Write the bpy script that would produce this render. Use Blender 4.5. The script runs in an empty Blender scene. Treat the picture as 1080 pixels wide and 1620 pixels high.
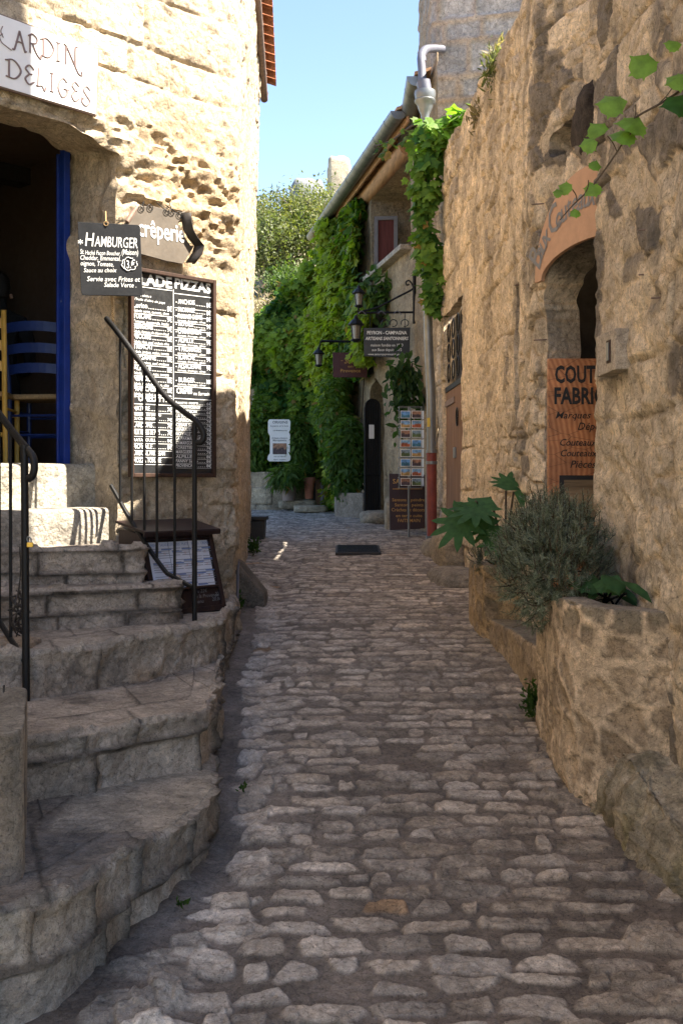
import bpy, math, random
import numpy as np
from mathutils import Vector, Matrix

# ------------------------------------------------------------------ camera, light, exposure
FPX, CX, HY, EYE = 1710.0, 540.0, 760.0, 1.6
SC = bpy.context.scene
COL = SC.collection
cam_d = bpy.data.cameras.new('camera'); cam = bpy.data.objects.new('camera', cam_d); COL.objects.link(cam)
cam.location = (0, 0, EYE); cam.rotation_euler = (math.radians(90), 0, 0)
cam_d.sensor_fit = 'VERTICAL'; cam_d.sensor_height = 36.0; cam_d.lens = 36.0 * FPX / 1620
cam_d.shift_y = (HY - 810) / 1620; cam_d.clip_start = .05; cam_d.clip_end = 600
SC.camera = cam
SUN = Vector((1.0, -.25, 1.35)).normalized()
w = bpy.data.worlds.new('World'); SC.world = w; w.use_nodes = True
nt = w.node_tree; bgn = nt.nodes['Background']
sky = nt.nodes.new('ShaderNodeTexSky'); sky.sky_type = 'NISHITA'; sky.sun_disc = False
sky.sun_elevation = math.asin(SUN.z); sky.sun_rotation = math.atan2(SUN.x, SUN.y)
sky.air_density = .62; sky.dust_density = .5; sky.ozone_density = 2.5
wb = nt.nodes.new('ShaderNodeMix'); wb.data_type = 'RGBA'; wb.blend_type = 'MULTIPLY'; wb.inputs[0].default_value = 1; wb.inputs[7].default_value = (1.13, 1.05, .96, 1)   # the camera's warm white balance
nt.links.new(sky.outputs[0], wb.inputs[6]); nt.links.new(wb.outputs[2], bgn.inputs[0]); bgn.inputs[1].default_value = .096
sd = bpy.data.lights.new('sun', 'SUN'); sd.energy = 4.5; sd.angle = math.radians(.53); sd.color = (1, .91, .77)
sun = bpy.data.objects.new('sun', sd); COL.objects.link(sun)
sun.rotation_euler = SUN.to_track_quat('Z', 'Y').to_euler(); sun.location = (8, -4, 14)
SC.view_settings.view_transform = 'Standard'; SC.view_settings.look = 'None'
SC.view_settings.gamma = 1; SC.view_settings.exposure = 2.5
try:
    SC.cycles.max_bounces = 8; SC.cycles.diffuse_bounces = 5; SC.cycles.use_denoising = True
    SC.cycles.sample_clamp_indirect = 6
except Exception: pass

# ------------------------------------------------------------------ helpers
R = random.Random(7)
NR = np.random.default_rng(11)
def P(px, py, d): return np.array([(px - CX) / FPX * d, d, EYE - (py - HY) / FPX * d])
def _hash(a, b, c, seed):
    n = (a.astype(np.int64) * 374761393 + b.astype(np.int64) * 668265263 + c.astype(np.int64) * 1440662683 + seed * 974711) & 0xffffffff
    n = ((n ^ (n >> 13)) * 1274126177) & 0xffffffff
    n = ((n ^ (n >> 15)) * 2246822519) & 0xffffffff
    return ((n ^ (n >> 16)) & 0xffffff) / float(0xffffff)
def vn(x, y, z=0., seed=0):
    x, y, z = np.broadcast_arrays(np.asarray(x, float), y, z)
    fx, fy, fz = np.floor(x), np.floor(y), np.floor(z)
    tx, ty, tz = x - fx, y - fy, z - fz
    tx, ty, tz = [t * t * (3 - 2 * t) for t in (tx, ty, tz)]
    o = 0
    for i in (0, 1):
        for j in (0, 1):
            for k in (0, 1):
                o = o + _hash(fx + i, fy + j, fz + k, seed) * (tx if i else 1 - tx) * (ty if j else 1 - ty) * (tz if k else 1 - tz)
    return o * 2 - 1
def fbm(x, y, z=0., o=4, seed=0, g=.5):
    r, a, f, t = 0, 1., 1., 0
    for i in range(o):
        r = r + a * vn(np.asarray(x) * f, np.asarray(y) * f, np.asarray(z) * f, seed + i * 17); t += a; a *= g; f *= 2.03
    return r / t
def worley(u, v, seed=0, jit=.85):
    u = np.asarray(u, float); v = np.asarray(v, float)
    iu, iv = np.floor(u), np.floor(v)
    f1 = np.full(u.shape, 9.); f2 = f1.copy(); idr = np.zeros(u.shape)
    for i in (-1, 0, 1):
        for j in (-1, 0, 1):
            cu, cv = iu + i, iv + j
            z = np.zeros_like(cu)
            a = cu + .5 + jit * (_hash(cu, cv, z, seed) - .5); b = cv + .5 + jit * (_hash(cu, cv, z + 1, seed) - .5)
            d = np.hypot(a - u, b - v); h = _hash(cu, cv, z + 2, seed)
            n = d < f1
            f2 = np.where(n, f1, np.minimum(f2, d)); idr = np.where(n, h, idr); f1 = np.where(n, d, f1)
    return f1, f2, idr
def facets(u, v, seed=0, jit=.85):
    """worley cells with a random tilt inside each cell: split-faced stones"""
    u = np.asarray(u, float); v = np.asarray(v, float); iu, iv = np.floor(u), np.floor(v)
    f1 = np.full(u.shape, 9.); f2 = f1.copy(); idr = np.zeros(u.shape); tl = np.zeros(u.shape)
    for i in (-1, 0, 1):
        for j in (-1, 0, 1):
            cu, cv = iu + i, iv + j; z = np.zeros_like(cu)
            du, dv = u - (cu + .5 + jit * (_hash(cu, cv, z, seed) - .5)), v - (cv + .5 + jit * (_hash(cu, cv, z + 1, seed) - .5))
            d = np.maximum(np.abs(du), np.abs(dv)) * .6 + np.hypot(du, dv) * .5; h = _hash(cu, cv, z + 2, seed)
            t = du * (_hash(cu, cv, z + 3, seed) - .5) + dv * (_hash(cu, cv, z + 4, seed) - .5)
            n = d < f1; f2 = np.where(n, f1, np.minimum(f2, d)); idr = np.where(n, h, idr); tl = np.where(n, t, tl); f1 = np.where(n, d, f1)
    return f1, f2, idr, tl
def sst(a, b, x):
    t = np.clip((x - a) / (b - a), 0, 1); return t * t * (3 - 2 * t)
def courses(u, v, h, l, seed=0):
    """coursed masonry: distance to the nearest joint and a random number per stone"""
    rg = np.random.default_rng(seed)
    vb = np.cumsum(np.r_[-2., h * rg.uniform(.65, 1.35, int(16 / h))])
    row = np.searchsorted(vb, v) - 1; row = np.clip(row, 0, len(vb) - 2)
    e = np.minimum(v - vb[row], vb[row + 1] - v); idr = np.zeros(np.shape(u))
    for r in np.unique(row):
        m = row == r; ub = np.cumsum(np.r_[-6. - rg.uniform(0, l), l * rg.uniform(.45, 1.5, int(34 / l))])
        c = np.clip(np.searchsorted(ub, u[m]) - 1, 0, len(ub) - 2)
        e[m] = np.minimum(e[m], np.minimum(u[m] - ub[c], ub[c + 1] - u[m]))
        idr[m] = _hash(c, np.full(c.shape, int(r)), np.zeros(c.shape), seed)
    return e, idr
def lerp(a, b, t):
    t = np.asarray(t)[..., None]; return np.asarray(a) * (1 - t) + np.asarray(b) * t

def make_mesh(name, v, f, cols=None, smooth=True, sharp=None):
    me = bpy.data.meshes.new(name)
    v = np.asarray(v, dtype=np.float32)
    if isinstance(f, np.ndarray):
        n, k = f.shape
        me.vertices.add(len(v)); me.vertices.foreach_set('co', v.ravel())
        me.loops.add(n * k); me.loops.foreach_set('vertex_index', f.astype(np.int32).ravel())
        me.polygons.add(n); me.polygons.foreach_set('loop_start', np.arange(0, n * k, k, dtype=np.int32))
        me.update(calc_edges=True); me.validate()
    else:
        me.from_pydata([tuple(map(float, p)) for p in v], [], f); me.validate()
    if cols is not None:
        c = np.ones((len(v), 4), np.float32); c[:, :3] = np.clip(cols, 0, 1)
        at = me.attributes.new('Col', 'FLOAT_COLOR', 'POINT'); at.data.foreach_set('color', c.ravel())
    if smooth:
        me.polygons.foreach_set('use_smooth', [True] * len(me.polygons))
        if sharp: me.set_sharp_from_angle(angle=math.radians(sharp))
    me.update(); return me
def link(name, me, mat=None, root=None):
    if mat is not None: me.materials.append(mat)
    o = bpy.data.objects.new(name, me); COL.objects.link(o)
    if root is not None:
        o.parent = root; o.location = -base_of(root)
    return o
def base_of(o):
    return o.location + (base_of(o.parent) if o.parent else Vector((0, 0, 0)))
def tag(o, label, cat, group=None, kind=None):
    if label: o['label'] = label
    if cat: o['category'] = cat
    if group: o['group'] = group
    if kind: o['kind'] = kind
    return o
def thing(name, label, cat, loc=(0, 0, 0), group=None):
    o = bpy.data.objects.new(name, None); COL.objects.link(o); o.location = Vector([float(x) for x in loc]); o.empty_display_size = .1
    return tag(o, label, cat, group)
def copy_tree(o, parent=None):
    c = o.copy(); COL.objects.link(c)
    if parent is not None: c.parent = parent
    for ch in [x for x in COL.objects if x.parent is o]: copy_tree(ch, c)
    return c

def norm(v): v = np.asarray(v, float); return v / (np.linalg.norm(v) + 1e-12)
class Frame:
    """a board's own axes: right, up, outward normal"""
    def __init__(s, o, r, u=(0, 0, 1)):
        s.o = np.asarray(o, float); s.r = norm(r); n = norm(np.cross(s.r, u)); s.u = norm(np.cross(n, s.r)); s.n = n
    def pt(s, x, y, h=0): return s.o + s.r * x + s.u * y + s.n * h
    def loc(s, px, py, h=0):
        d = P(px, py, 1.0) - np.array([0, 0, EYE]); e = np.array([0, 0, EYE]); o = s.o + s.n * h
        t = np.dot(o - e, s.n) / np.dot(d, s.n); q = e + d * t - o
        return float(np.dot(q, s.r)), float(np.dot(q, s.u))
class MB:
    def __init__(s): s.v = []; s.f = []
    def add(s, vs, fs):
        n = len(s.v); s.v += [tuple(map(float, p)) for p in vs]; s.f += [tuple(i + n for i in f) for f in fs]; return s
    def box(s, c, size, F=None):
        F = F or Frame((0, 0, 0), (1, 0, 0)); a, b, h = [x / 2 for x in size]
        c = np.asarray(c, float)
        vs = [c + F.r * (i * a) + F.u * (j * b) + F.n * (k * h) for i in (-1, 1) for j in (-1, 1) for k in (-1, 1)]
        return s.add(vs, [(0, 1, 3, 2), (4, 6, 7, 5), (0, 4, 5, 1), (2, 3, 7, 6), (0, 2, 6, 4), (1, 5, 7, 3)])
    def prism(s, out, F, h0, h1):
        n = len(out)
        vs = [F.pt(x, y, h0) for x, y in out] + [F.pt(x, y, h1) for x, y in out]
        return s.add(vs, [tuple(range(n))[::-1], tuple(range(n, 2 * n))] + [(i, (i + 1) % n, n + (i + 1) % n, n + i) for i in range(n)])
    def tube(s, pts, r, n=8, cap=True):
        pts = [np.asarray(p, float) for p in pts]; rs = r if hasattr(r, '__len__') else [r] * len(pts)
        up = None; vs = []; m = len(pts)
        for i, p in enumerate(pts):
            t = norm(pts[min(i + 1, m - 1)] - pts[max(i - 1, 0)])
            if up is None: up = norm(np.cross(t, (0, 0, 1) if abs(t[2]) < .9 else (1, 0, 0)))
            up = norm(up - t * np.dot(up, t)); b = np.cross(t, up)
            vs += [p + rs[i] * (math.cos(2 * math.pi * k / n) * up + math.sin(2 * math.pi * k / n) * b) for k in range(n)]
        fs = [(i * n + k, i * n + (k + 1) % n, (i + 1) * n + (k + 1) % n, (i + 1) * n + k) for i in range(m - 1) for k in range(n)]
        if cap: fs += [tuple(range(n))[::-1], tuple(range((m - 1) * n, m * n))]
        return s.add(vs, fs)
    def bar(s, a, b, wd, ht, up=(0, 0, 1)):
        a = np.asarray(a, float); b = np.asarray(b, float); F = Frame((a + b) / 2, b - a, up)
        return s.box((a + b) / 2, (np.linalg.norm(b - a), ht, wd), F)
    def lathe(s, c, prof, n=20):
        c = np.asarray(c, float)
        vs = [c + (r * math.cos(2 * math.pi * k / n), r * math.sin(2 * math.pi * k / n), z) for r, z in prof for k in range(n)]
        m = len(prof)
        fs = [(i * n + k, i * n + (k + 1) % n, (i + 1) * n + (k + 1) % n, (i + 1) * n + k) for i in range(m - 1) for k in range(n)]
        fs += [tuple(range(n))[::-1], tuple(range((m - 1) * n, m * n))]
        return s.add(vs, fs)
    def build(s, name, mat, root=None, smooth=False, bevel=0, sharp=40, col=None):
        cols = None if col is None else np.tile(col, (len(s.v), 1))
        me = make_mesh(name, s.v, s.f, cols, smooth, sharp if smooth else None)
        o = link(name, me, mat, root)
        if bevel:
            b = o.modifiers.new('bevel', 'BEVEL'); b.width = bevel; b.segments = 2; b.limit_method = 'ANGLE'
        return o
def spline(pts, n=8):
    pts = [np.asarray(p, float) for p in pts]; out = []
    q = [2 * pts[0] - pts[1]] + pts + [2 * pts[-1] - pts[-2]]
    for i in range(1, len(q) - 2):
        for k in range(n):
            t = k / n; a, b, c, d = q[i - 1], q[i], q[i + 1], q[i + 2]
            out.append(.5 * (2 * b + (c - a) * t + (2 * a - 5 * b + 4 * c - d) * t * t + (3 * b - a - 3 * c + d) * t ** 3))
    return out + [pts[-1]]
_tc = {}
def txt(mb, F, s, x, y, size, h=.003, align='CENTER', sx=1., shear=0., off=0., rot=0., arc=None):
    key = (s, align, round(shear, 2), round(off, 4))
    if key not in _tc:
        cu = bpy.data.curves.new('t', 'FONT'); cu.body = s; cu.size = 1; cu.align_x = align; cu.shear = shear; cu.offset = off; cu.resolution_u = 2
        ob = bpy.data.objects.new('t', cu); me = bpy.data.meshes.new_from_object(ob)
        _tc[key] = (np.array([v.co[:] for v in me.vertices]).reshape(-1, 3), [tuple(p.vertices) for p in me.polygons])
        bpy.data.objects.remove(ob); bpy.data.curves.remove(cu); bpy.data.meshes.remove(me)
    v, f = _tc[key]
    ca, sa = math.cos(rot), math.sin(rot); out = []
    for a, b, _ in v:
        a *= size * sx; b *= size
        if arc: out.append(F.pt(*arc(a, b), h))
        else: out.append(F.pt(x + a * ca - b * sa, y + a * sa + b * ca, h))
    mb.add(out, f)
def txt_fit(mb, F, s, px0, px1, py, pyh, h=.003, **k):
    """letters between two places on the board: left end, right end, baseline, cap height (in the photo's measure)"""
    x0, y0 = F.loc(px0, py); x1, _ = F.loc(px1, py); size = abs(F.loc(px0, py - pyh)[1] - y0) / .72
    tmp = MB(); txt(tmp, F, s, 0, 0, size, 0, 'LEFT', **k)
    if not tmp.v: return
    xs = [np.dot(np.array(p) - F.o, F.r) for p in tmp.v]; wdt = max(xs) - min(xs)
    k2 = dict(k); k2['sx'] = k.get('sx', 1) * (x1 - x0) / max(wdt, 1e-6)
    txt(mb, F, s, x0 - min(xs) * (x1 - x0) / max(wdt, 1e-6), y0, size, h, 'LEFT', rot=math.atan2(F.loc(px1, py)[1] - y0, x1 - x0) * 0, **k2)

# ------------------------------------------------------------------ grids with relief
def grid_normals(G, flip):
    du = np.gradient(G, axis=0); dv = np.gradient(G, axis=1); n = np.cross(du, dv)
    n /= np.linalg.norm(n, axis=2, keepdims=True) + 1e-12
    return -n if flip else n
def grid_mesh(name, G, mat, root=None, disp=None, cols=None, mask=None, reveal=None, flip=False, sharp=None, inward=None, jitter=.008):
    """G (n,m,3) surface; disp (n,m) along its normal; mask (n-1,m-1) keeps quads; reveal = (depth, steps, keep(edge midpoints)->bool) pushes open edges inward"""
    n, m, _ = G.shape; N = grid_normals(G, flip)
    Q = G + N * disp[..., None] if disp is not None else G
    idx = np.arange(n * m).reshape(n, m)
    F = np.stack([idx[:-1, :-1], idx[1:, :-1], idx[1:, 1:], idx[:-1, 1:]], -1).reshape(-1, 4)
    if mask is not None: F = F[mask.ravel()]
    V = Q.reshape(-1, 3); C = None if cols is None else cols.reshape(-1, 3); NN = N.reshape(-1, 3)
    if reveal:
        depth, steps, keep = reveal
        E = np.concatenate([F[:, [0, 1]], F[:, [1, 2]], F[:, [2, 3]], F[:, [3, 0]]]); S = np.sort(E, 1)
        _, inv, cnt = np.unique(S, axis=0, return_inverse=True, return_counts=True); B = E[cnt[inv.ravel()] == 1]
        if keep is not None: B = B[keep(V[B[:, 0]], V[B[:, 1]], B)]
        us, loc = np.unique(B, return_inverse=True); loc = loc.reshape(-1, 2)
        V = V.copy(); fx_ = np.ones(len(us), bool)          # ease the stair-stepped rim of an opening
        deg = np.bincount(loc.ravel(), minlength=len(us)); fx_ = deg == 2
        for _ in range(7):
            acc = np.zeros((len(us), 3)); np.add.at(acc, loc[:, 0], V[us[loc[:, 1]]]); np.add.at(acc, loc[:, 1], V[us[loc[:, 0]]])
            V[us[fx_]] = .5 * V[us[fx_]] + .25 * acc[fx_]
        vs = [V]; cs = [C]; fs = [F]; prev = us; base = len(V)
        dep = depth(V[us]) if callable(depth) else np.full(len(us), depth)
        for k in range(1, steps + 1):
            inw = -NN[us] if inward is None else inward(V[us]) if callable(inward) else np.tile(inward, (len(us), 1))
            nv = V[us] + inw * (dep * k / steps)[:, None]
            nv = nv + jitter * min(1., k / 2) * np.stack([fbm(nv[:, 0] * 5, nv[:, 1] * 5, nv[:, 2] * 5, 3, 5 + q) for q in range(3)], 1) * 1.5
            vs.append(nv)
            if C is not None: cs.append(C[us] * (1 + .12 * vn(nv[:, 0] * 5, nv[:, 1] * 5, nv[:, 2] * 5, 3))[:, None])
            cur = base + np.arange(len(us)); fs.append(np.stack([prev[loc[:, 0]], cur[loc[:, 0]], cur[loc[:, 1]], prev[loc[:, 1]]], 1)[:, ::-1])
            base += len(us); prev = cur
        V = np.concatenate(vs); F = np.concatenate(fs); C = None if C is None else np.concatenate(cs)
    used = np.unique(F); remap = np.zeros(len(V), int); remap[used] = np.arange(len(used))
    me = make_mesh(name, V[used], remap[F], None if C is None else C[used], True, sharp)
    return link(name, me, mat, root)
def resample(path, ds):
    p = np.asarray(path, float); seg = np.linalg.norm(np.diff(p, axis=0), axis=1); cs = np.r_[0, np.cumsum(seg)]
    n = max(2, int(round(cs[-1] / ds)) + 1); s = np.linspace(0, cs[-1], n)
    return np.stack([np.interp(s, cs, p[:, k]) for k in range(p.shape[1])], 1), s
def s_of(path, xy):
    p = np.asarray(path, float); best = (9e9, 0); c = 0
    for a, b in zip(p[:-1], p[1:]):
        L = np.linalg.norm(b - a); t = np.clip(np.dot(np.asarray(xy) - a, b - a) / L ** 2, 0, 1); d = np.linalg.norm(a + t * (b - a) - xy)
        if d < best[0]: best = (d, c + t * L)
        c += L
    return best[1]
def sheet_grid(path, z0, z1, ds, dz, lean=0., zr=2., soft=0):
    xy, s = resample(path, ds)
    if soft:
        k = np.ones(2 * soft + 1) / (2 * soft + 1)
        for c in range(2):
            pad = np.r_[np.full(soft, xy[0, c]) + (xy[0, c] - xy[1, c]) * np.arange(soft, 0, -1), xy[:, c], np.full(soft, xy[-1, c]) + (xy[-1, c] - xy[-2, c]) * np.arange(1, soft + 1)]
            xy[:, c] = np.convolve(pad, k, 'valid')
    z = np.linspace(z0, z1, int(round((z1 - z0) / dz)) + 1)
    S, Z = np.meshgrid(s, z, indexing='ij')
    G = np.stack([np.repeat(xy[:, :1], len(z), 1), np.repeat(xy[:, 1:2], len(z), 1), Z], 2)
    return G, S, Z
def mids(A): return .25 * (A[:-1, :-1] + A[1:, :-1] + A[1:, 1:] + A[:-1, 1:])

# ------------------------------------------------------------------ materials
def mat_new(name):
    m = bpy.data.materials.new(name); m.use_nodes = True; t = m.node_tree; return m, t, t.nodes['Principled BSDF']
def nd(t, ty, **k):
    n = t.nodes.new(ty)
    for a, b in k.items(): setattr(n, a, b)
    return n
def noise(t, vec, sc, det=6, rough=.6):
    n = nd(t, 'ShaderNodeTexNoise'); n.inputs['Scale'].default_value = sc; n.inputs['Detail'].default_value = det; n.inputs['Roughness'].default_value = rough
    t.links.new(vec, n.inputs['Vector']); return n.outputs['Fac']
def rmap(t, v, a, b, c, d):
    n = nd(t, 'ShaderNodeMapRange'); n.clamp = True
    for i, x in zip((1, 2, 3, 4), (a, b, c, d)): n.inputs[i].default_value = x
    t.links.new(v, n.inputs[0]); return n.outputs[0]
def mixc(t, mode, fac, a, b):
    n = nd(t, 'ShaderNodeMix', data_type='RGBA', blend_type=mode)
    for s, x in ((n.inputs[0], fac), (n.inputs[6], a), (n.inputs[7], b)):
        if hasattr(x, 'links') or hasattr(x, 'is_linked'): t.links.new(x, s)
        elif hasattr(x, '__len__'): s.default_value = (*x[:3], 1)
        else: s.default_value = x
    return n.outputs[2]
def comb(t, v):
    n = nd(t, 'ShaderNodeCombineXYZ')
    for i in range(3): t.links.new(v, n.inputs[i])
    return n.outputs[0]
def stone_mat(name, base=None, sc=1., var=(.72, 1.25), stain=None, stain_amt=(.58, .72), bump=.7, rough=.93, stretch=None, bdist=.03):
    m, t, b = mat_new(name)
    tc = nd(t, 'ShaderNodeTexCoord'); vec = tc.outputs['Object']
    if stretch:
        mp = nd(t, 'ShaderNodeMapping'); mp.inputs['Scale'].default_value = stretch; t.links.new(vec, mp.inputs[0]); vec = mp.outputs[0]
    if base is None:
        at = nd(t, 'ShaderNodeAttribute'); at.attribute_name = 'Col'; c = at.outputs['Color']
    else:
        rg = nd(t, 'ShaderNodeRGB'); rg.outputs[0].default_value = (*base, 1); c = rg.outputs[0]
    n1 = noise(t, vec, 3.1 * sc, 8, .62); n2 = noise(t, vec, 24 * sc, 9, .74); n3 = noise(t, vec, 150 * sc, 3, .6)
    c = mixc(t, 'MULTIPLY', 1., c, comb(t, rmap(t, n1, .3, .7, *var)))
    c = mixc(t, 'MULTIPLY', 1., c, comb(t, rmap(t, n2, .32, .68, .66, 1.30)))
    c = mixc(t, 'MULTIPLY', 1., c, comb(t, rmap(t, n3, .3, .7, .78, 1.18)))
    n5 = noise(t, vec, 62 * sc, 2, .5); c = mixc(t, 'MULTIPLY', 1., c, comb(t, rmap(t, n5, .30, .40, .55, 1.)))
    if stain:
        n4 = noise(t, vec, 1.7 * sc, 9, .68)
        c = mixc(t, 'MIX', rmap(t, n4, *stain_amt, 0, .85), c, stain)
    wp = nd(t, 'ShaderNodeVectorMath', operation='MULTIPLY_ADD'); nv = nd(t, 'ShaderNodeTexNoise'); nv.inputs['Scale'].default_value = 9 * sc; nv.inputs['Detail'].default_value = 3; t.links.new(vec, nv.inputs['Vector'])
    t.links.new(nv.outputs['Color'], wp.inputs[0]); wp.inputs[1].default_value = (.07, .07, .07); t.links.new(vec, wp.inputs[2])
    v1 = nd(t, 'ShaderNodeTexVoronoi'); v1.inputs['Scale'].default_value = 15 * sc; t.links.new(wp.outputs[0], v1.inputs['Vector'])
    v2 = nd(t, 'ShaderNodeTexVoronoi'); v2.feature = 'DISTANCE_TO_EDGE'; v2.inputs['Scale'].default_value = 6.5 * sc; t.links.new(wp.outputs[0], v2.inputs['Vector'])
    c = mixc(t, 'MULTIPLY', 1., c, comb(t, rmap(t, v2.outputs['Distance'], .0, .035, .72, 1.)))
    hs = nd(t, 'ShaderNodeSeparateColor'); t.links.new(v1.outputs['Color'], hs.inputs[0]); c = mixc(t, 'MULTIPLY', 1., c, comb(t, rmap(t, hs.outputs[0], 0, 1, .88, 1.12)))
    t.links.new(c, b.inputs['Base Color'])
    b.inputs['Roughness'].default_value = rough; b.inputs['Specular IOR Level'].default_value = .25
    ad = nd(t, 'ShaderNodeMath', operation='MULTIPLY_ADD'); t.links.new(n3, ad.inputs[0]); ad.inputs[1].default_value = .25; t.links.new(n2, ad.inputs[2])
    ad2 = nd(t, 'ShaderNodeMath', operation='MULTIPLY_ADD'); t.links.new(n1, ad2.inputs[0]); ad2.inputs[1].default_value = 1.5; t.links.new(ad.outputs[0], ad2.inputs[2])
    ad3 = nd(t, 'ShaderNodeMath', operation='MULTIPLY_ADD'); t.links.new(v1.outputs['Distance'], ad3.inputs[0]); ad3.inputs[1].default_value = -.55; t.links.new(ad2.outputs[0], ad3.inputs[2])
    bp = nd(t, 'ShaderNodeBump'); bp.inputs['Strength'].default_value = bump; bp.inputs['Distance'].default_value = bdist
    t.links.new(ad3.outputs[0], bp.inputs['Height']); t.links.new(bp.outputs[0], b.inputs['Normal'])
    return m
def paint(name, c, rough=.5, metal=0., var=.12, sc=14., bump=.05, spec=.5, wear=None, wear_at=(.62, .7)):
    m, t, b = mat_new(name); tc = nd(t, 'ShaderNodeTexCoord')
    n = noise(t, tc.outputs['Object'], sc, 6, .65); n2 = noise(t, tc.outputs['Object'], sc * 7, 4, .6)
    cc = mixc(t, 'MULTIPLY', 1., (*c,), comb(t, rmap(t, n, .3, .7, 1 - var, 1 + var)))
    if wear: cc = mixc(t, 'MIX', rmap(t, n, *wear_at, 0, 1), cc, wear)
    t.links.new(cc, b.inputs['Base Color']); t.links.new(rmap(t, n2, .3, .7, max(0, rough - .1), min(1, rough + .12)), b.inputs['Roughness'])
    b.inputs['Metallic'].default_value = metal; b.inputs['Specular IOR Level'].default_value = spec
    if bump:
        bp = nd(t, 'ShaderNodeBump'); bp.inputs['Strength'].default_value = bump * 4; bp.inputs['Distance'].default_value = .004
        t.links.new(n2, bp.inputs['Height']); t.links.new(bp.outputs[0], b.inputs['Normal'])
    return m
def wood_mat(name, c, dark=.45, axis='Z', sc=1., rough=.75):
    m, t, b = mat_new(name); tc = nd(t, 'ShaderNodeTexCoord'); mp = nd(t, 'ShaderNodeMapping')
    mp.inputs['Scale'].default_value = {'Z': (22 * sc, 22 * sc, 1.3 * sc), 'X': (1.3 * sc, 22 * sc, 22 * sc), 'Y': (22 * sc, 1.3 * sc, 22 * sc)}[axis]
    t.links.new(tc.outputs['Object'], mp.inputs[0]); n = noise(t, mp.outputs[0], 1.6, 8, .65)
    cc = mixc(t, 'MULTIPLY', 1., (*c,), comb(t, rmap(t, n, .3, .7, dark, 1.25)))
    t.links.new(cc, b.inputs['Base Color']); b.inputs['Roughness'].default_value = rough; b.inputs['Specular IOR Level'].default_value = .3
    bp = nd(t, 'ShaderNodeBump'); bp.inputs['Strength'].default_value = .35; bp.inputs['Distance'].default_value = .004
    t.links.new(n, bp.inputs['Height']); t.links.new(bp.outputs[0], b.inputs['Normal']); return m
def leaf_mat(name, trans=.45, rough=.45, spec=.35):
    m, t, b = mat_new(name); at = nd(t, 'ShaderNodeAttribute'); at.attribute_name = 'Col'
    tc = nd(t, 'ShaderNodeTexCoord'); n = noise(t, tc.outputs['Object'], 30, 3)
    c = mixc(t, 'MULTIPLY', 1., at.outputs['Color'], comb(t, rmap(t, n, .3, .7, .75, 1.25)))
    t.links.new(c, b.inputs['Base Color']); b.inputs['Roughness'].default_value = rough; b.inputs['Specular IOR Level'].default_value = spec
    tr = nd(t, 'ShaderNodeBsdfTranslucent'); c2 = mixc(t, 'MULTIPLY', 1., c, (1.35, 1.5, .55)); t.links.new(c2, tr.inputs[0])
    mx = nd(t, 'ShaderNodeMixShader'); mx.inputs[0].default_value = trans
    t.links.new(b.outputs[0], mx.inputs[1]); t.links.new(tr.outputs[0], mx.inputs[2])
    t.links.new(mx.outputs[0], t.nodes['Material Output'].inputs[0]); return m

M = {}
M['facade'] = stone_mat('sandstone', sc=1.3, var=(.78, 1.2), bump=.75, bdist=.035)
M['rubble'] = stone_mat('rubble_stone', sc=1.2, var=(.74, 1.22), stain=(.085, .078, .068), stain_amt=(.60, .72), bump=.85, bdist=.035)
M['rubble2'] = stone_mat('render_stone', sc=1.2, var=(.72, 1.22), bump=.9, bdist=.035)
M['cobble'] = stone_mat('cobble_stone', sc=1.6, var=(.68, 1.3), bump=.8, rough=.8, bdist=.02)
M['step'] = stone_mat('step_stone', sc=1.7, var=(.62, 1.3), stain=(.06, .054, .048), stain_amt=(.56, .72), bump=.9, bdist=.032)
M['planter'] = stone_mat('planter_stone', sc=1.5, var=(.7, 1.25), stain=(.10, .085, .06), stain_amt=(.6, .75), bump=.7)
M['rock'] = stone_mat('ledge_rock', sc=2.2, var=(.5, 1.4), stain=(.10, .09, .045), stain_amt=(.46, .66), bump=.9, bdist=.02)
M['tower'] = stone_mat('limestone', sc=1.1, var=(.75, 1.2), stain=(.15, .14, .13), stain_amt=(.54, .7), bump=.5)
M['plaster'] = stone_mat('old_plaster', (.40, .34, .27), 1.5, (.7, 1.2), (.12, .10, .085), (.56, .74), .4)
M['iron'] = paint('black_iron', (.0065, .006, .006), .5, .0, .3, 30, .1, .28)
M['blue'] = paint('blue_paint', (.008, .03, .20), .45, 0, .2, 8, .06, .4, (.35, .36, .38), (.70, .74))
M['bluewood'] = paint('blue_chair_paint', (.008, .025, .12), .5, 0, .2, 8, .05)
M['yellowwood'] = paint('yellow_chair_paint', (.55, .33, .06), .5, 0, .2, 8, .05)
M['straw'] = paint('straw', (.34, .22, .10), .8, 0, .4, 60, .2)
M['slate'] = paint('slate_board', (.026, .027, .030), .85, 0, .22, 9, .06, .15)
M['black'] = paint('black_board', (.016, .017, .019), .42, 0, .35, 6, .05, .5)
M['frame'] = wood_mat('dark_frame_wood', (.045, .022, .014), .5, 'Z')
M['darkwood'] = wood_mat('stained_wood', (.022, .011, .011), .5, 'Z', 1, .5)
M['chalk'] = paint('chalk_white', (.82, .82, .80), .9, 0, .08, 40, 0)
M['dimwhite'] = paint('cream_lettering', (.55, .52, .48), .7, 0, .1, 40, 0)
M['greytext'] = paint('grey_lettering', (.16, .16, .17), .7, 0, .15, 40, 0)
M['gold'] = paint('gold_lettering', (.50, .27, .07), .6, 0, .1, 40, 0)
M['blacktext'] = paint('black_lettering', (.012, .010, .009), .6, 0, .1, 40, 0)
M['bluegrey'] = paint('bluegrey_lettering', (.17, .19, .22), .7, 0, .1, 40, 0)
M['signwhite'] = paint('sign_white', (.80, .78, .76), .5, 0, .05, 5, .02)
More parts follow.
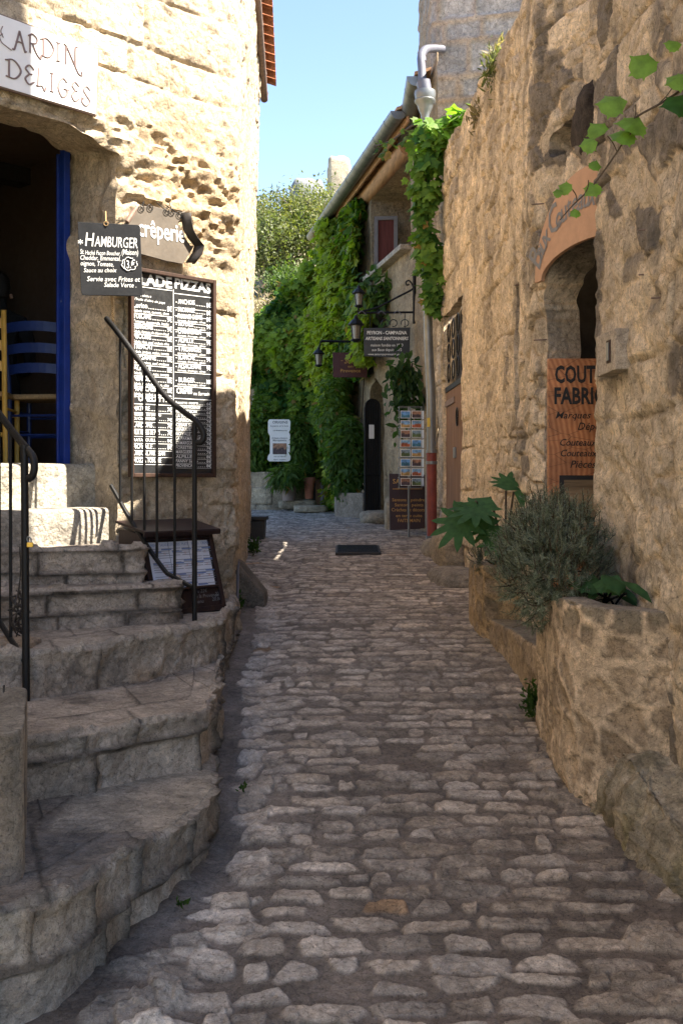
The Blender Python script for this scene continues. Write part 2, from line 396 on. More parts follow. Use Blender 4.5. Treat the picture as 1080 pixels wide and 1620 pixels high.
M['signbrown'] = paint('sign_lilac', (.20, .14, .13), .6, 0, .1, 20, 0)
M['rust'] = paint('rust_edge', (.19, .13, .10), .7, .2, .35, 20, .1)
M['creperie'] = paint('weathered_tin', (.115, .095, .075), .55, .15, .22, 5, .08, .4)
M['darktin'] = paint('dark_tin', (.028, .022, .018), .5, .2, .3, 9, .08)
M['burgundy'] = paint('burgundy_board', (.065, .008, .012), .5, 0, .18, 8, .04)
M['maroon'] = paint('maroon_board', (.030, .008, .009), .45, 0, .2, 8, .04)
M['zinc'] = paint('zinc', (.19, .195, .19), .42, .5, .22, 7, .06)
M['castiron'] = paint('red_cast_iron', (.19, .035, .022), .6, 0, .25, 12, .1)
M['pvc'] = paint('grey_pvc', (.115, .115, .14), .45, 0, .08, 5, .02)
M['door'] = wood_mat('weathered_door', (.21, .115, .06), .45, 'Z', .8)
M['beam'] = wood_mat('roof_beam', (.50, .29, .155), .5, 'Y', .7)
M['shutter'] = wood_mat('red_shutter', (.12, .030, .022), .6, 'Z')
M['tile'] = stone_mat('clay_tile', (.42, .17, .085), 2.2, (.6, 1.3), (.16, .12, .09), (.58, .7), .4)
M['terracotta'] = paint('terracotta_sign', (.42, .24, .145), .7, 0, .12, 12, .08)
M['potclay'] = paint('pot_clay', (.21, .16, .135), .8, 0, .2, 9, .1)
M['potred'] = paint('red_clay', (.33, .12, .07), .8, 0, .2, 9, .1)
M['panelwood'] = None
M['paper'] = paint('menu_paper', (.50, .52, .60), .6, 0, .05, 20, 0)
M['blueink'] = paint('blue_ink', (.10, .16, .36), .7, 0, .1, 20, 0)
M['redink'] = paint('orange_ink', (.45, .16, .07), .7, 0, .1, 20, 0)
M['stem'] = wood_mat('stem_bark', (.075, .05, .03), .5, 'Z', 2)
M['bark'] = wood_mat('tree_bark', (.16, .13, .10), .5, 'Z', 1)
M['soil'] = stone_mat('soil', (.045, .032, .022), 3, (.6, 1.3), None, (.5, .6), .8)
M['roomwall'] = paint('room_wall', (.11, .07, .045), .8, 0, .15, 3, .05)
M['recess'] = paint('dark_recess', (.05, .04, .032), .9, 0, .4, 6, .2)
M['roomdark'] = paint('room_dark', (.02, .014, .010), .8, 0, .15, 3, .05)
M['glass'] = paint('lantern_glass', (.26, .22, .16), .25, 0, .1, 5, 0)
M['brass'] = paint('brass', (.55, .38, .08), .35, .9, .1, 20, 0)
M['leaf'] = leaf_mat('creeper_leaf', .5, .55, .25)
M['leafdark'] = leaf_mat('glossy_leaf', .35, .6, .2)
M['grape'] = leaf_mat('grape_leaf', .5, .5, .3)
M['needle'] = leaf_mat('rosemary_needle', .12, .6, .3)
M['treeleaf'] = leaf_mat('tree_leaf', .35, .55, .3)
M['hill'] = stone_mat('hill_ground', (.20, .18, .11), .5, (.6, 1.3), (.07, .085, .03), (.45, .6), .6)
M['skin'] = paint('skin', (.42, .24, .17), .55, 0, .06, 20, .01)
M['hair'] = paint('dark_hair', (.012, .009, .007), .5, 0, .3, 60, .2)
M['shirt'] = paint('black_shirt', (.008, .008, .010), .9, 0, .2, 30, .1)
M['trousers'] = paint('dark_trousers', (.015, .017, .025), .9, 0, .2, 30, .1)

# ------------------------------------------------------------------ foliage
def fan(outline, fold=.18, cz=0.):
    o = np.array(outline, float); v = np.c_[o, -fold * np.abs(o[:, 0])]; c = np.array([[0, .42, cz]])
    v = np.r_[c, v]; n = len(o)
    f = np.array([[0, 1 + i, 1 + (i + 1) % n] for i in range(n)]); return v, f
def lobed(k, depth=.45, wid=1., tooth=0.):
    pts = [(0, 0)]; angs = np.linspace(-125, 125, k)
    for i, a in enumerate(angs):
        r = .62 - .16 * abs(a) / 125
        if i: am = math.radians((a + angs[i - 1]) / 2); pts.append((wid * math.sin(am) * r * (1 - depth), .42 + math.cos(am) * r * (1 - depth)))
        for q in ((-7, .8), (0, 1), (7, .8)) if tooth else ((0, 1),):
            aa = math.radians(a + q[0]); pts.append((wid * math.sin(aa) * r * q[1], .42 + math.cos(aa) * r * q[1]))
    return pts
L_VINE = fan(lobed(5, .38), .22)
L_GRAPE = fan(lobed(5, .21, 1.18, 1), .32, .05)
L_CASTOR = fan(lobed(9, .5, 1.0, 1), .12, -.02)
L_OVAL = (np.array([[0, 0, 0], [.2, .35, .05], [.17, .7, .04], [0, 1, -.06], [-.17, .7, .04], [-.2, .35, .05], [0, .5, -.02]]), np.array([[6, 0, 1], [6, 1, 2], [6, 2, 3], [6, 3, 4], [6, 4, 5], [6, 5, 0]]))
L_SLIM = (np.array([[0, 0, 0], [.11, .4, .02], [0, 1, 0], [-.11, .4, .02]]), np.array([[0, 1, 2], [0, 2, 3]]))
L_NEEDLE = (np.array([[-.055, 0, 0], [.055, 0, 0], [.05, .7, .05], [0, 1, .08], [-.05, .7, .05]]), np.array([[0, 1, 2], [0, 2, 4], [4, 2, 3]]))
L_HERB = (np.array([[0, 0, 0], [.24, .4, .06], [0, 1, -.05], [-.24, .4, .06]]), np.array([[0, 1, 2], [0, 2, 3]]))
def leaves(name, tmpl, pos, nrm, tip, size, c0, c1, mat, root=None, mixv=None, dead=0):
    pos, nrm, tip = [np.asarray(a, float) for a in (pos, nrm, tip)]; K = len(pos); size = np.broadcast_to(size, (K,))
    n = nrm / (np.linalg.norm(nrm, axis=1, keepdims=True) + 1e-9)
    a = tip - n * np.sum(tip * n, 1, keepdims=True); a /= np.linalg.norm(a, axis=1, keepdims=True) + 1e-9
    b = np.cross(a, n); tv, tf = tmpl
    V = pos[:, None] + size[:, None, None] * (tv[None, :, 0:1] * b[:, None] + tv[None, :, 1:2] * a[:, None] + tv[None, :, 2:3] * n[:, None])
    F = (tf[None] + (np.arange(K) * len(tv))[:, None, None]).reshape(-1, tf.shape[1])
    mv = NR.random(K) if mixv is None else np.clip(mixv, 0, 1)
    lc = lerp(np.array(c0), np.array(c1), mv)
    if dead: lc[NR.random(K) < dead] = (.26, .17, .05)
    C = np.repeat(lc, len(tv), 0)
    return link(name, make_mesh(name, V.reshape(-1, 3), F, C, True), mat, root)
def rnd_dirs(k, s=1.): return NR.normal(size=(k, 3)) * s

# ------------------------------------------------------------------ ground and street
GK = np.array([[-3, -.62], [0, -.32], [2, -.04], [3.1, .09], [3.5, .135], [4.1, .235], [5, .37], [6, .5], [7.2, .65], [9, .80], [11, .95], [13, 1.03], [16, 1.075], [22, 1.10], [60, 1.2]])
def gz(d):
    d = np.asarray(d, float); return (np.interp(d - .25, GK[:, 0], GK[:, 1]) + np.interp(d + .25, GK[:, 0], GK[:, 1])) / 2
def ground_at(px, py):
    ds = np.linspace(2, 30, 5601); e = EYE - (py - HY) / FPX * ds - gz(ds); i = int(np.argmin(np.abs(e))); return P(px, py, ds[i])
mb = MB(); mb.add([(-150, -60, -.9), (150, -60, -.9), (150, 300, -.9), (-150, 300, -.9)], [(0, 1, 2, 3)])
tag(mb.build('ground', M['hill']), 'stony ground under the whole village', 'ground', kind='structure')

rows_d = [1.9]
while rows_d[-1] < 24: rows_d.append(rows_d[-1] + (.0046 * (max(rows_d[-1], 2.6) / 2.7) ** 1.6))
rd = np.array(rows_d); NC = 600; uu = np.linspace(-1, 1, NC)
xc = np.interp(rd, [2, 8, 12, 20], [.12, .15, -.2, -.75]); hw = np.interp(rd, [2, 5, 8, 12, 20], [1.25, 1.35, 1.35, 1.75, 2.0])
SX = xc[:, None] + hw[:, None] * uu[None]; SY = np.repeat(rd[:, None], NC, 1)
H = np.zeros_like(SX); Cc = np.zeros(SX.shape + (3,)); BEST = np.full(SX.shape, 0.)
mort = lerp((.185, .160, .138), (.195, .156, .122), sst(-.4, .9, SX))
Cc[:] = mort * (1 + .22 * fbm(SX * 4, SY * 4, 0, 4, 3))[..., None]
H += .012 * fbm(SX * 1.6, SY * 1.6, 0, 3, 8) + .006 * fbm(SX * 9, SY * 9, 0, 4, 9)
stones = []
yy = 2.0
while yy < 23.5:
    pitch = (.104 if yy < 4.6 else .102 if yy < 7 else .092) * R.uniform(.82, 1.2)
    x = float(np.interp(yy, [2, 3.3, 3.9, 8, 12, 20], [-.85, -.62, -.40, -.62, -1.5, -2.5])) + R.uniform(0, .1); ph = R.uniform(0, 9)
    xr = float(np.interp(yy, [2, 4, 5.5, 8, 12, 20], [1.2, 1.15, 1.0, 1.05, 1.1, .8]))
    while x < xr:
        L = R.uniform(.11, .25) if R.random() > .14 else R.uniform(.05, .09)
        gap = R.uniform(.012, .042) if yy < 4.2 else R.uniform(.006, .022)
        dep = pitch * (R.uniform(.27, .41) if yy < 4.6 else R.uniform(.30, .45))
        if R.random() > (.07 if yy < 5 else .02):
            stones.append((x + L / 2, yy + .02 * math.sin(x * 3 + ph * .2) + R.uniform(-.012, .012) + .035 * x, L / 2, dep, R.gauss(0, .05), R.uniform(3., 9.), R.uniform(.006, .012) * (1 if yy < 5 else .7 if yy < 8 else .5), None))
        x += L + gap
    yy += pitch
def side_x(y): return float(np.interp(y, [2.4, 2.9, 3.4, 3.75, 4.1, 4.6, 5.7, 7.0, 9, 11.5], [-1.2, -.95, -.68, -.53, -.49, -.55, -.645, -.67, -.80, -.93]))
y = 2.4
while y < 9:
    a, b = R.uniform(.05, .085), R.uniform(.045, .075)
    stones.append((side_x(y) + (.17 if y > 3.6 else .30) + R.uniform(-.02, .02), y, a, b, R.gauss(0, .18), R.uniform(2.5, 5), R.uniform(.007, .016), None)); y += 2 * b + R.uniform(.02, .05)
for (x, y, a, b, r) in [(-.42, 2.72, .16, .06, .1), (-.55, 2.95, .11, .075, .5), (-.30, 2.62, .14, .05, 0), (.95, 3.15, .16, .10, -.2), (1.0, 3.45, .10, .09, 0), (.62, 2.85, .14, .06, 0), (.75, 2.62, .18, .08, .1), (.92, 4.45, .06, .09, .2), (.88, 4.75, .05, .08, .1)]:
    stones.append((x, y, a, b, r, 4, .013, None))
for (x, y, a, b, r) in [(-.74, 2.86, .10, .07, .5), (-.66, 3.08, .10, .06, .7), (-.60, 3.30, .08, .06, .8), (-.52, 3.12, .09, .06, .3), (-.86, 2.66, .12, .06, .4), (-.48, 3.42, .06, .06, .4), (-.62, 2.74, .09, .06, .2)]: stones.append((x, y, a, b, r, 3.5, .012, (.30, .275, .24)))
stones.append((-.10, 2.98, .125, .055, 0, 6, -.018, (.17, .16, .125)))
for i, (sx_, sy_, a, b, rot, p, hh, cc) in enumerate(stones):
    i0, i1 = np.searchsorted(rd, [sy_ - b * 1.5 - .04, sy_ + b * 1.5 + .04])
    if i1 <= i0: continue
    xm, hm = xc[(i0 + i1) // 2], hw[(i0 + i1) // 2]
    j0 = int(max(0, ((sx_ - a * 1.35 - xm) / hm + 1) / 2 * (NC - 1) - 1)); j1 = int(min(NC, ((sx_ + a * 1.35 - xm) / hm + 1) / 2 * (NC - 1) + 2))
    if j1 <= j0 + 1: continue
    X = SX[i0:i1, j0:j1]; Y = SY[i0:i1, j0:j1]
    lx = (X - sx_) * math.cos(rot) + (Y - sy_) * math.sin(rot); ly = -(X - sx_) * math.sin(rot) + (Y - sy_) * math.cos(rot)
    nz = vn(X * 22, Y * 22, i * 3.1, 4); nz2 = vn(X * 9, Y * 14, i * 1.7, 6)
    ly = ly * (1 + .30 * nz2 * np.sign(ly))
    rs = random.Random(i); k1, k2, k3, k4 = [rs.uniform(-.32, .32) for _ in range(4)]
    lx = lx / np.clip(1 + k1 * ly / b, .55, 1.5) + .5 * b * k4 * ly / b; ly = ly / np.clip(1 + 1.1 * k2 * lx / a, .45, 1.6) + k3 * b * (lx / a) ** 2
    r = (np.abs(lx / a) ** p + np.abs(ly / b) ** p) ** (1 / p) + .14 * nz
    prof = 1 - sst(.88, 1.03, r); til = (rs.uniform(-.35, .35) * lx / a + rs.uniform(-.35, .35) * ly / b); hv = hh * prof * (1 + .25 * nz + til) + .004 * prof * vn(X * 45, Y * 60, i, 2)
    c0 = cc
    if c0 is None:
        t = np.clip((sx_ + .5) / 1.4 + R.gauss(0, .2), 0, 1); c0 = lerp((.45, .405, .352), (.45, .368, .280), t)
        if R.random() < .006: c0 = np.array((.36, .24, .145))
        c0 = c0 * R.uniform(.62, 1.18)
    msk = sst(1.06, .86, r)[..., None]
    cur = Cc[i0:i1, j0:j1]; cur[:] = cur * (1 - msk) + c0 * (1 + .20 * nz + .16 * vn(X * 60, Y * 75, i, 12))[..., None] * msk
    H[i0:i1, j0:j1] += hv
G = np.stack([SX, SY, gz(SY) + H - .018 * sst(.22, 0., np.abs(SX - np.interp(SY, [2, 4, 8], [-.3, -.42, -.5]))) ], 2)
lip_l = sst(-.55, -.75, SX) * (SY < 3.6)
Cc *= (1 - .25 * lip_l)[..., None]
st = grid_mesh('street', G, M['cobble'], None, None, Cc, flip=True)
tag(st, 'narrow cobbled street climbing between old stone houses', 'street', kind='structure')

# ------------------------------------------------------------------ left house
FU = norm((.97, 1.0, 0)); FN = np.array([FU[1], -FU[0], 0])
CORN = np.array([-.675, 7.0])
def fk(px):
    r = (px - CX) / FPX; k = (CORN[0] - CORN[1] * r) / (.97 - r); return k
def fpt(px, py=None, off=0.):
    k = fk(px); q = np.array([CORN[0] - .97 * k, CORN[1] - k, 0]); z = 0 if py is None else EYE - (py - HY) / FPX * q[1]
    return np.array([q[0], q[1], z]) + FN * off
LPATH = [(-.675 - .97 * 2.7, 7 - 2.7), (-.675, 7.0), (-.70, 7.35), (-.94, 11.5), (-1.0, 11.75), (-3.0, 12.2)]
house = thing('stone_house', 'tall sunlit sandstone house with blue doorway at the corner of the street', 'house', (-1.6, 7.2, .6))
G, S, Z = sheet_grid(LPATH, .25, 6.1, .0145, .0155, soft=5)
side = sst(1.393 * 2.7 - .05, 1.393 * 2.7 + .4, S)
G[..., 0] += side * (.028 * np.clip(Z - 2.3, 0, 9)) - side * .02
sC = 1.393 * 2.7
def kS(k): return sC - 1.393 * k
e, idr = courses(S, Z + .03 * fbm(S * 1.5, Z * 1.5, 0, 3, 2), .31, .52, 5)
band = np.exp(-((Z - 3.36) / .40) ** 4) * (1 - side) * (.75 + .25 * sst(-.5, .3, fbm(S * 1.3, Z * 1.3, 0, 3, 31)))
chip = sst(.12, .5, fbm(S * 1.4, Z * 2.2, 0, 3, 41)) * (Z > 4.0) * .8
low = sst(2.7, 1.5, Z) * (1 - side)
fa, fb_, fid, ftl = facets(S * 2.6 + .15 * fbm(S * 4, Z * 4, 0, 3, 2), Z * 4.2 + .15 * fbm(S * 4, Z * 4, 0, 3, 3), 33)
pit = sst(-.02, .30, fbm(S * 6.5 + .3 * vn(S * 5, Z * 9, 0, 2), Z * 12 + .5 * vn(S * 4, Z * 6, 0, 7), 0, 5, 51)); led = fbm(S * 1.8, Z * 17, 0, 3, 52)
f1, f2, wid = worley(S * 10 + .5 * vn(S * 9, Z * 12, 0, 3), Z * 17 + .4 * vn(S * 7, Z * 9, 0, 8), 9)
f3, f4, wid3 = worley(S * 22 + .5 * vn(S * 19, Z * 22, 0, 3), Z * 30 + .5 * vn(S * 9, Z * 19, 0, 8), 19)
honey = sst(.66, .10, f1) * (.45 + .65 * wid) + .35 * sst(.6, .1, f3) * wid3
D = -.060 * band * (.42 * honey + .62 * pit + .55 * led) + .018 * band - .05 * chip * (pit + .6 * led)
D += .014 * fbm(S * 2.2, Z * 2.2, 0, 4, 61) + .009 * fbm(S * 14, Z * 14, 0, 4, 62) - .010 * sst(.12, .4, fbm(S * 17, Z * 21, 0, 3, 63))
jm = sst(-.25, .25, fbm(S * .9, Z * .9, 0, 2, 71))
D -= .017 * (1 - sst(.002, .020, e + .006 * fbm(S * 11, Z * 11, 0, 2, 72))) * jm * (1 - band) + .012 * (idr - .5) * jm
D += low * (.05 * ftl + .02 * (fid - .5) * sst(.02, .10, fb_ - fa)) - .018 * low * sst(.06, .0, fb_ - fa)
D += low * (.018 * fbm(S * 5, Z * 3.5, 0, 4, 81) - .022 * sst(.15, .55, fbm(S * 4, Z * 4, 0, 4, 82)))
D += side * (-.030 * sst(-.1, .5, fbm(S * 16, Z * 1.1, 0, 4, 91)) - .022 * sst(.1, .6, fbm(S * 6, Z * 3, 0, 4, 92)))
D += .06 * sst(.9, .5, Z) * sst(-.4, .5, fbm(S * 3, Z * 3, 0, 2, 93))
jamb = sst(.20, .02, np.abs(S - kS(.645))) * (Z < 3.6)
D -= jamb * (.028 * (1 + fbm(S * 5, Z * 5, 0, 4, 94)))
c = lerp((.60, .49, .35), (.50, .38, .245), sst(-.4, .5, fbm(S * 1.2, Z * 1.2, 0, 4, 101)))
c = c * (1 + .30 * (idr - .5) * jm)[..., None]
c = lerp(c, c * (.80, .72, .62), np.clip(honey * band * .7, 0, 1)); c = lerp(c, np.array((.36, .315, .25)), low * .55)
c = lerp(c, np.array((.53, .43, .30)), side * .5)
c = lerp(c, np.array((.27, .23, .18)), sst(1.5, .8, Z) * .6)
sA, sB = kS(1.5), kS(.645)
sm, zm = mids(S), mids(Z)
topz = 3.60 - .05 * sst(sB - .2, sB, sm) + .03 * vn(sm * 6, 0, 0, 4)
mask = ~((sm > sA) & (sm < sB + .02 * vn(zm * 7, 0, 0, 9)) & (zm < topz) & (zm > 1.12))
def keepL(a, b, B):
    m = (a + b) / 2; return (m[:, 0] > -2.4) & (m[:, 0] < -1.15) & (m[:, 2] > 1.0) & (m[:, 2] < 3.9) & (m[:, 1] < 6.7)
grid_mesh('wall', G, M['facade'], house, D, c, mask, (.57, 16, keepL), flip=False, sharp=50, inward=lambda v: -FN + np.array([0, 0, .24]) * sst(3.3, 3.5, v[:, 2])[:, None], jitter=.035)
wing = MB(); wing.box((-3.9, .2, 2.9), (1.2, 8.6, 7.2), Frame((0, 0, 0), (1, 0, 0), (0, 1, 0))); wo_ = wing.build('bounce_wing', M['facade'], house)  # unseen wing, added to bounce warm light into the street
at = wo_.data.attributes.new('Col', 'FLOAT_COLOR', 'POINT'); at.data.foreach_set('color', [.58, .46, .32, 1] * len(wo_.data.vertices))
# room behind the door
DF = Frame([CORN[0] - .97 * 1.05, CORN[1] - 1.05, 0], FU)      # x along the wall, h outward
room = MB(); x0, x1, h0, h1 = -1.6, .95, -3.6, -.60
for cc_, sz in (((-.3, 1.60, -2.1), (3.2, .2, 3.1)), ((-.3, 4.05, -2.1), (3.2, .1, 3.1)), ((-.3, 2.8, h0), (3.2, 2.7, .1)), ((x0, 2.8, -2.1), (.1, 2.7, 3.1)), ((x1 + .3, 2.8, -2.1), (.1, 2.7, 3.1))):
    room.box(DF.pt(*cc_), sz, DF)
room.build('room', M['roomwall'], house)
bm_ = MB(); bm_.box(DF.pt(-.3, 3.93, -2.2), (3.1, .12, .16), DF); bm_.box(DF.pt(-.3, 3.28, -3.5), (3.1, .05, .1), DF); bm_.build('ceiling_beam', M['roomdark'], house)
# blue door frame in the recess, threshold
def dfx(px, h):   # position along the wall seen at px, at depth h
    return DF.loc(px, 500, h)[0]
xb = dfx(106, -.52)
fr = MB(); fr.box(DF.pt(xb, 2.70, -.54), (.045, 2.05, .05), DF); fr.box(DF.pt(xb - .012, 2.65, -.575), (.05, 1.95, .02), DF)
dfm = fr.build('door_frame', M['blue'], house, bevel=.004)
th = thing('door_threshold', 'sunlit pale stone sill block at the foot of the blue doorway', 'threshold', DF.pt(-.3, 1.2, -.3))
TG, s_, t_ = None, None, None
def slab(name, root, mat, x0, x1, h0, h1, z0, z1, F, col, rough=.006, seed=0, n=28):
    """a worn block: front face, rounded arris and top as one sheet"""
    prof = [(h1, z0), (h1, z0 + (z1 - z0) * .35), (h1, z0 + (z1 - z0) * .7), (h1, z1 - .025), (h1 - .008, z1 - .008), (h1 - .028, z1)] + [(h1 + (h0 - h1) * q, z1) for q in (.2, .4, .6, .8, 1.)]
    xs = np.linspace(x0, x1, n)
    G = np.array([[F.pt(x, z, h) for h, z in prof] for x in xs])
    d = rough * fbm(G[..., 0] * 6, G[..., 1] * 6, G[..., 2] * 6, 4, seed)
    cols = np.array(col) * (1 + .15 * fbm(G[..., 0] * 4, G[..., 1] * 4, G[..., 2] * 4, 3, seed + 3))[..., None]
    return grid_mesh(name, G, mat, root, d, cols, flip=True)
slab('block', th, M['step'], -1.2, xb + .12, -.62, -.30, 1.40, 1.70, DF, (.50, .46, .38), .006, 3)
# eave along the street side
ev = MB(); gt = MB()
A = np.array([-.68, 6.8, 5.70]); B = np.array([-.895, 11.7, 5.72]); du = norm(B - A); out = np.array([du[1], -du[0], 0]); L = np.linalg.norm(B - A)
nT = 22
for i in range(nT):
    p = A + du * (L * (i + .5) / nT)
    for q, (zz, oo) in enumerate(((.09, .07), (.145, .19))):
        ring = []
        for (t, up) in ((oo, zz), (-1.2, zz + .42)):
            for k in range(7):
                a = math.pi * k / 6; rr = .105 if t > 0 else .085
                ring.append(p + out * t + du * (rr * math.cos(a)) + np.array([0, 0, up + .07 * math.sin(a)]))
            for k in range(6, -1, -1):
                a = math.pi * k / 6; rr = .088 if t > 0 else .07
                ring.append(p + out * t + du * (rr * math.cos(a)) + np.array([0, 0, up + .055 * math.sin(a)]))
        ev.add(ring, [(k, (k + 1) % 14, 14 + (k + 1) % 14, 14 + k) for k in range(14)] + [tuple(range(14))])
roof = MB(); roof.add([A + out * .05 + (0, 0, .06), B + out * .05 + (0, 0, .06), B - out * 2.6 + (0, 0, .9), A - out * 2.6 + (0, 0, .9), A + out * .05 + (0, 0, .02), B + out * .05 + (0, 0, .02), B - out * 2.6 + (0, 0, .86), A - out * 2.6 + (0, 0, .86)],
                       [(0, 1, 2, 3), (7, 6, 5, 4), (0, 4, 5, 1), (1, 5, 6, 2), (2, 6, 7, 3), (3, 7, 4, 0)])
rf = roof.build('roof', M['tile'], house); ev.build('roof_tiles', M['tile'], rf, smooth=True)
gt.tube([A + out * .06 + (0, 0, .035), B + out * .06 + (0, 0, .01)], .042, 12)
for k in range(9): p = A + out * .06 + du * (L * k / 8.2) + (0, 0, .03); gt.tube([p, p + du * .03], .047, 12)
gt.build('gutter', M['rust'], house, smooth=True)

# ------------------------------------------------------------------ stairs
stairs = thing('staircase', 'worn stone steps winding up from the street to the blue doorway', 'staircase', (-1.2, 4.5, .3))
def step(name, lip, back, zb, zt, col, seed, rh=.14, rl=.34, nose=.03, top_n=26, flat=None, ds=.0135, wear=.006):
    """one step: riser, rounded nose and tread as one worn sheet; lip and back are paths of equal count"""
    nose *= .55; top_n = int(top_n * 1.5)
    lp, s = resample(lip, ds)
    base = np.asarray(lip, float); seg = np.r_[0, np.cumsum(np.linalg.norm(np.diff(base, axis=0), axis=1))]
    bk = np.stack([np.interp(s, seg, np.asarray(back, float)[:, k]) for k in range(2)], 1)
    k = np.ones(5) / 5
    for c_ in range(2): lp[2:-2, c_] = np.convolve(lp[:, c_], k, 'valid'); bk[2:-2, c_] = np.convolve(bk[:, c_], k, 'valid')
    inn = bk - lp; ln = np.linalg.norm(inn, axis=1, keepdims=True); inn = inn / (ln + 1e-9)
    nr = max(6, int((zt - zb) / .0135)); prof = [(0, zb + (zt - nose - zb) * q) for q in np.linspace(0, 1, nr)]
    prof += [(nose * (1 - math.cos(a)), zt - nose + nose * math.sin(a)) for a in np.radians([22, 45, 67, 90])]
    cols_ = []
    for (o, z) in prof: cols_.append(np.c_[lp + inn * o, np.full(len(lp), z)])
    for q in np.linspace(0, 1, top_n)[1:] ** 1.3: cols_.append(np.c_[lp + inn * (nose + (ln - nose) * q), np.full(len(lp), zt)])
    G = np.stack(cols_, 1); n, m, _ = G.shape; V = np.repeat(np.arange(m)[None], n, 0); S = np.repeat(s[:, None], m, 1)
    riser = (V < nr).astype(float); Zr = G[..., 2] - zb
    e, idr = courses(S + .02 * fbm(S * 3, Zr * 3, seed, 2, 1), np.where(riser > 0, Zr, 0) + .02 * fbm(S * 2, Zr, seed, 3, 2), rh, rl, seed)
    joint = (1 - sst(.002, .022, e + .008 * fbm(S * 8, Zr * 8, 0, 3, seed))) * riser
    et, idt = courses(S, np.where(riser > 0, 0, np.linalg.norm(G[..., :2] - lp[:, None], axis=2)) + .03, .46, .62, seed + 3)
    jt = (1 - sst(0., .016, et + .006 * fbm(S * 9, V * .3, 0, 3, seed + 4))) * (1 - riser)
    ns = np.exp(-((V - nr - 1.5) / 3.5) ** 2)
    c1_, c2_, cid, ctl = facets(S * 11 + .3 * fbm(S * 9, V * .2, seed, 2, 3), V * .16, seed + 8); cf = c2_ - c1_
    q1_, q2_, qid, qtl = facets(G[..., 0] * 9 + G[..., 2] * 11, G[..., 1] * 9 - G[..., 2] * 6, seed + 18)
    g = lambda f, o, sd: fbm(G[..., 0] * f, G[..., 1] * f, G[..., 2] * f, o, sd)
    D = -.024 * joint + .020 * qtl * riser + .006 * qtl * (1 - riser) + riser * (.028 * (idr - .5) + .012 * g(7, 4, seed) - .02 * sst(.15, .6, g(5, 3, seed + 9))) - .006 * jt + (1 - riser) * (.008 * g(2.2, 3, seed + 1) + .003 * g(12, 4, seed + 2))
    D += ns * (-wear - .020 * sst(.0, .5, g(5.5, 4, seed + 5)) - .026 * (cid > .62) * sst(.1, .35, cf)) + riser * (-.012 * sst(.05, .4, g(13, 4, seed + 11)) + .007 * g(17, 3, seed + 12)) + .003 * g(25, 3, seed + 13)
    C = (np.asarray(col) * .8 + np.mean(col) * .2) * 2.05 * (1 + .38 * (idr - .5) * riser + .22 * (idt - .5) * (1 - riser) + .22 * g(3, 4, seed + 6))[..., None]
    C = lerp(C, C * (1.12, .92, .70), riser * sst(-.1, .4, g(2.2, 3, seed + 7)) * .8)
    C = lerp(C, np.array((.075, .064, .052)), np.clip(joint * .85 + jt * .75, 0, 1))
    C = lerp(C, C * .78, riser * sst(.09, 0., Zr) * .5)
    if flat is not None: C, D = flat(G, C, D, riser)
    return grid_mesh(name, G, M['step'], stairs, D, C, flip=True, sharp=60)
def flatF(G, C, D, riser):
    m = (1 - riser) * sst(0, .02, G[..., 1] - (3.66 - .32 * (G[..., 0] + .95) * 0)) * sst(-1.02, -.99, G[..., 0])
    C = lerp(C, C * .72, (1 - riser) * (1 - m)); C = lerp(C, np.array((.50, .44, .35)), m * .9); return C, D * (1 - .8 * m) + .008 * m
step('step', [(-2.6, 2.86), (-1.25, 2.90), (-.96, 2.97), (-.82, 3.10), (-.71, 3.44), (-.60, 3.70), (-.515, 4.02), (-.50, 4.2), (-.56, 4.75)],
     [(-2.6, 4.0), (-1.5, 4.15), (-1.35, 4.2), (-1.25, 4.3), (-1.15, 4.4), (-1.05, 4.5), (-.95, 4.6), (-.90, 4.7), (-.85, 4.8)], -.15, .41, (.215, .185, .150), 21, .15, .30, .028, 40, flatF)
step('step', [(-2.6, 3.55), (-1.16, 4.0), (-.98, 4.14), (-.78, 4.34), (-.60, 4.47), (-.568, 4.54), (-.60, 5.1), (-.66, 5.9)],
     [(-2.6, 4.6), (-1.5, 4.9), (-1.3, 5.0), (-1.1, 5.2), (-1.0, 5.4), (-.98, 5.6), (-.95, 5.8), (-.92, 6.0)], .15, .64, (.250, .205, .155), 33, .22, .44, .026, 36)
step('step', [(-2.6, 4.2), (-1.32, 4.76), (-.895, 5.26), (-.70, 5.64), (-.662, 5.72), (-.672, 6.4), (-.69, 7.05)],
     [(-2.6, 5.4), (-1.6, 5.6), (-1.3, 6.0), (-1.15, 6.3), (-1.1, 6.45), (-1.08, 6.7), (-1.0, 7.0)], .38, .84, (.235, .195, .150), 45, .5, .9, .03, 30, wear=.02)
step('step', [(-2.7, 5.1), (-1.73, 5.46), (-1.25, 5.60), (-.92, 5.73), (-.892, 5.78), (-.93, 6.15), (-.97, 6.72)],
     [(-2.7, 6.1), (-1.9, 6.3), (-1.6, 6.4), (-1.35, 6.5), (-1.3, 6.55), (-1.3, 6.6), (-1.25, 6.75)], .70, 1.045, (.225, .185, .145), 57, .13, .36, .026, 22)
step('step', [(-2.8, 5.45), (-1.8, 5.68), (-1.35, 5.79), (-1.11, 5.86), (-1.083, 5.91), (-1.10, 6.2), (-1.13, 6.55)],
     [(-2.8, 6.3), (-2.1, 6.4), (-1.8, 6.5), (-1.6, 6.55), (-1.5, 6.6), (-1.45, 6.6), (-1.4, 6.65)], .95, 1.235, (.235, .195, .155), 69, .11, .5, .024, 20)
slab('step', stairs, M['step'], -1.3, dfx(160, .0) + .03, -.62, .035, 1.12, 1.44, DF, (.42, .38, .32), .012, 9, 70)

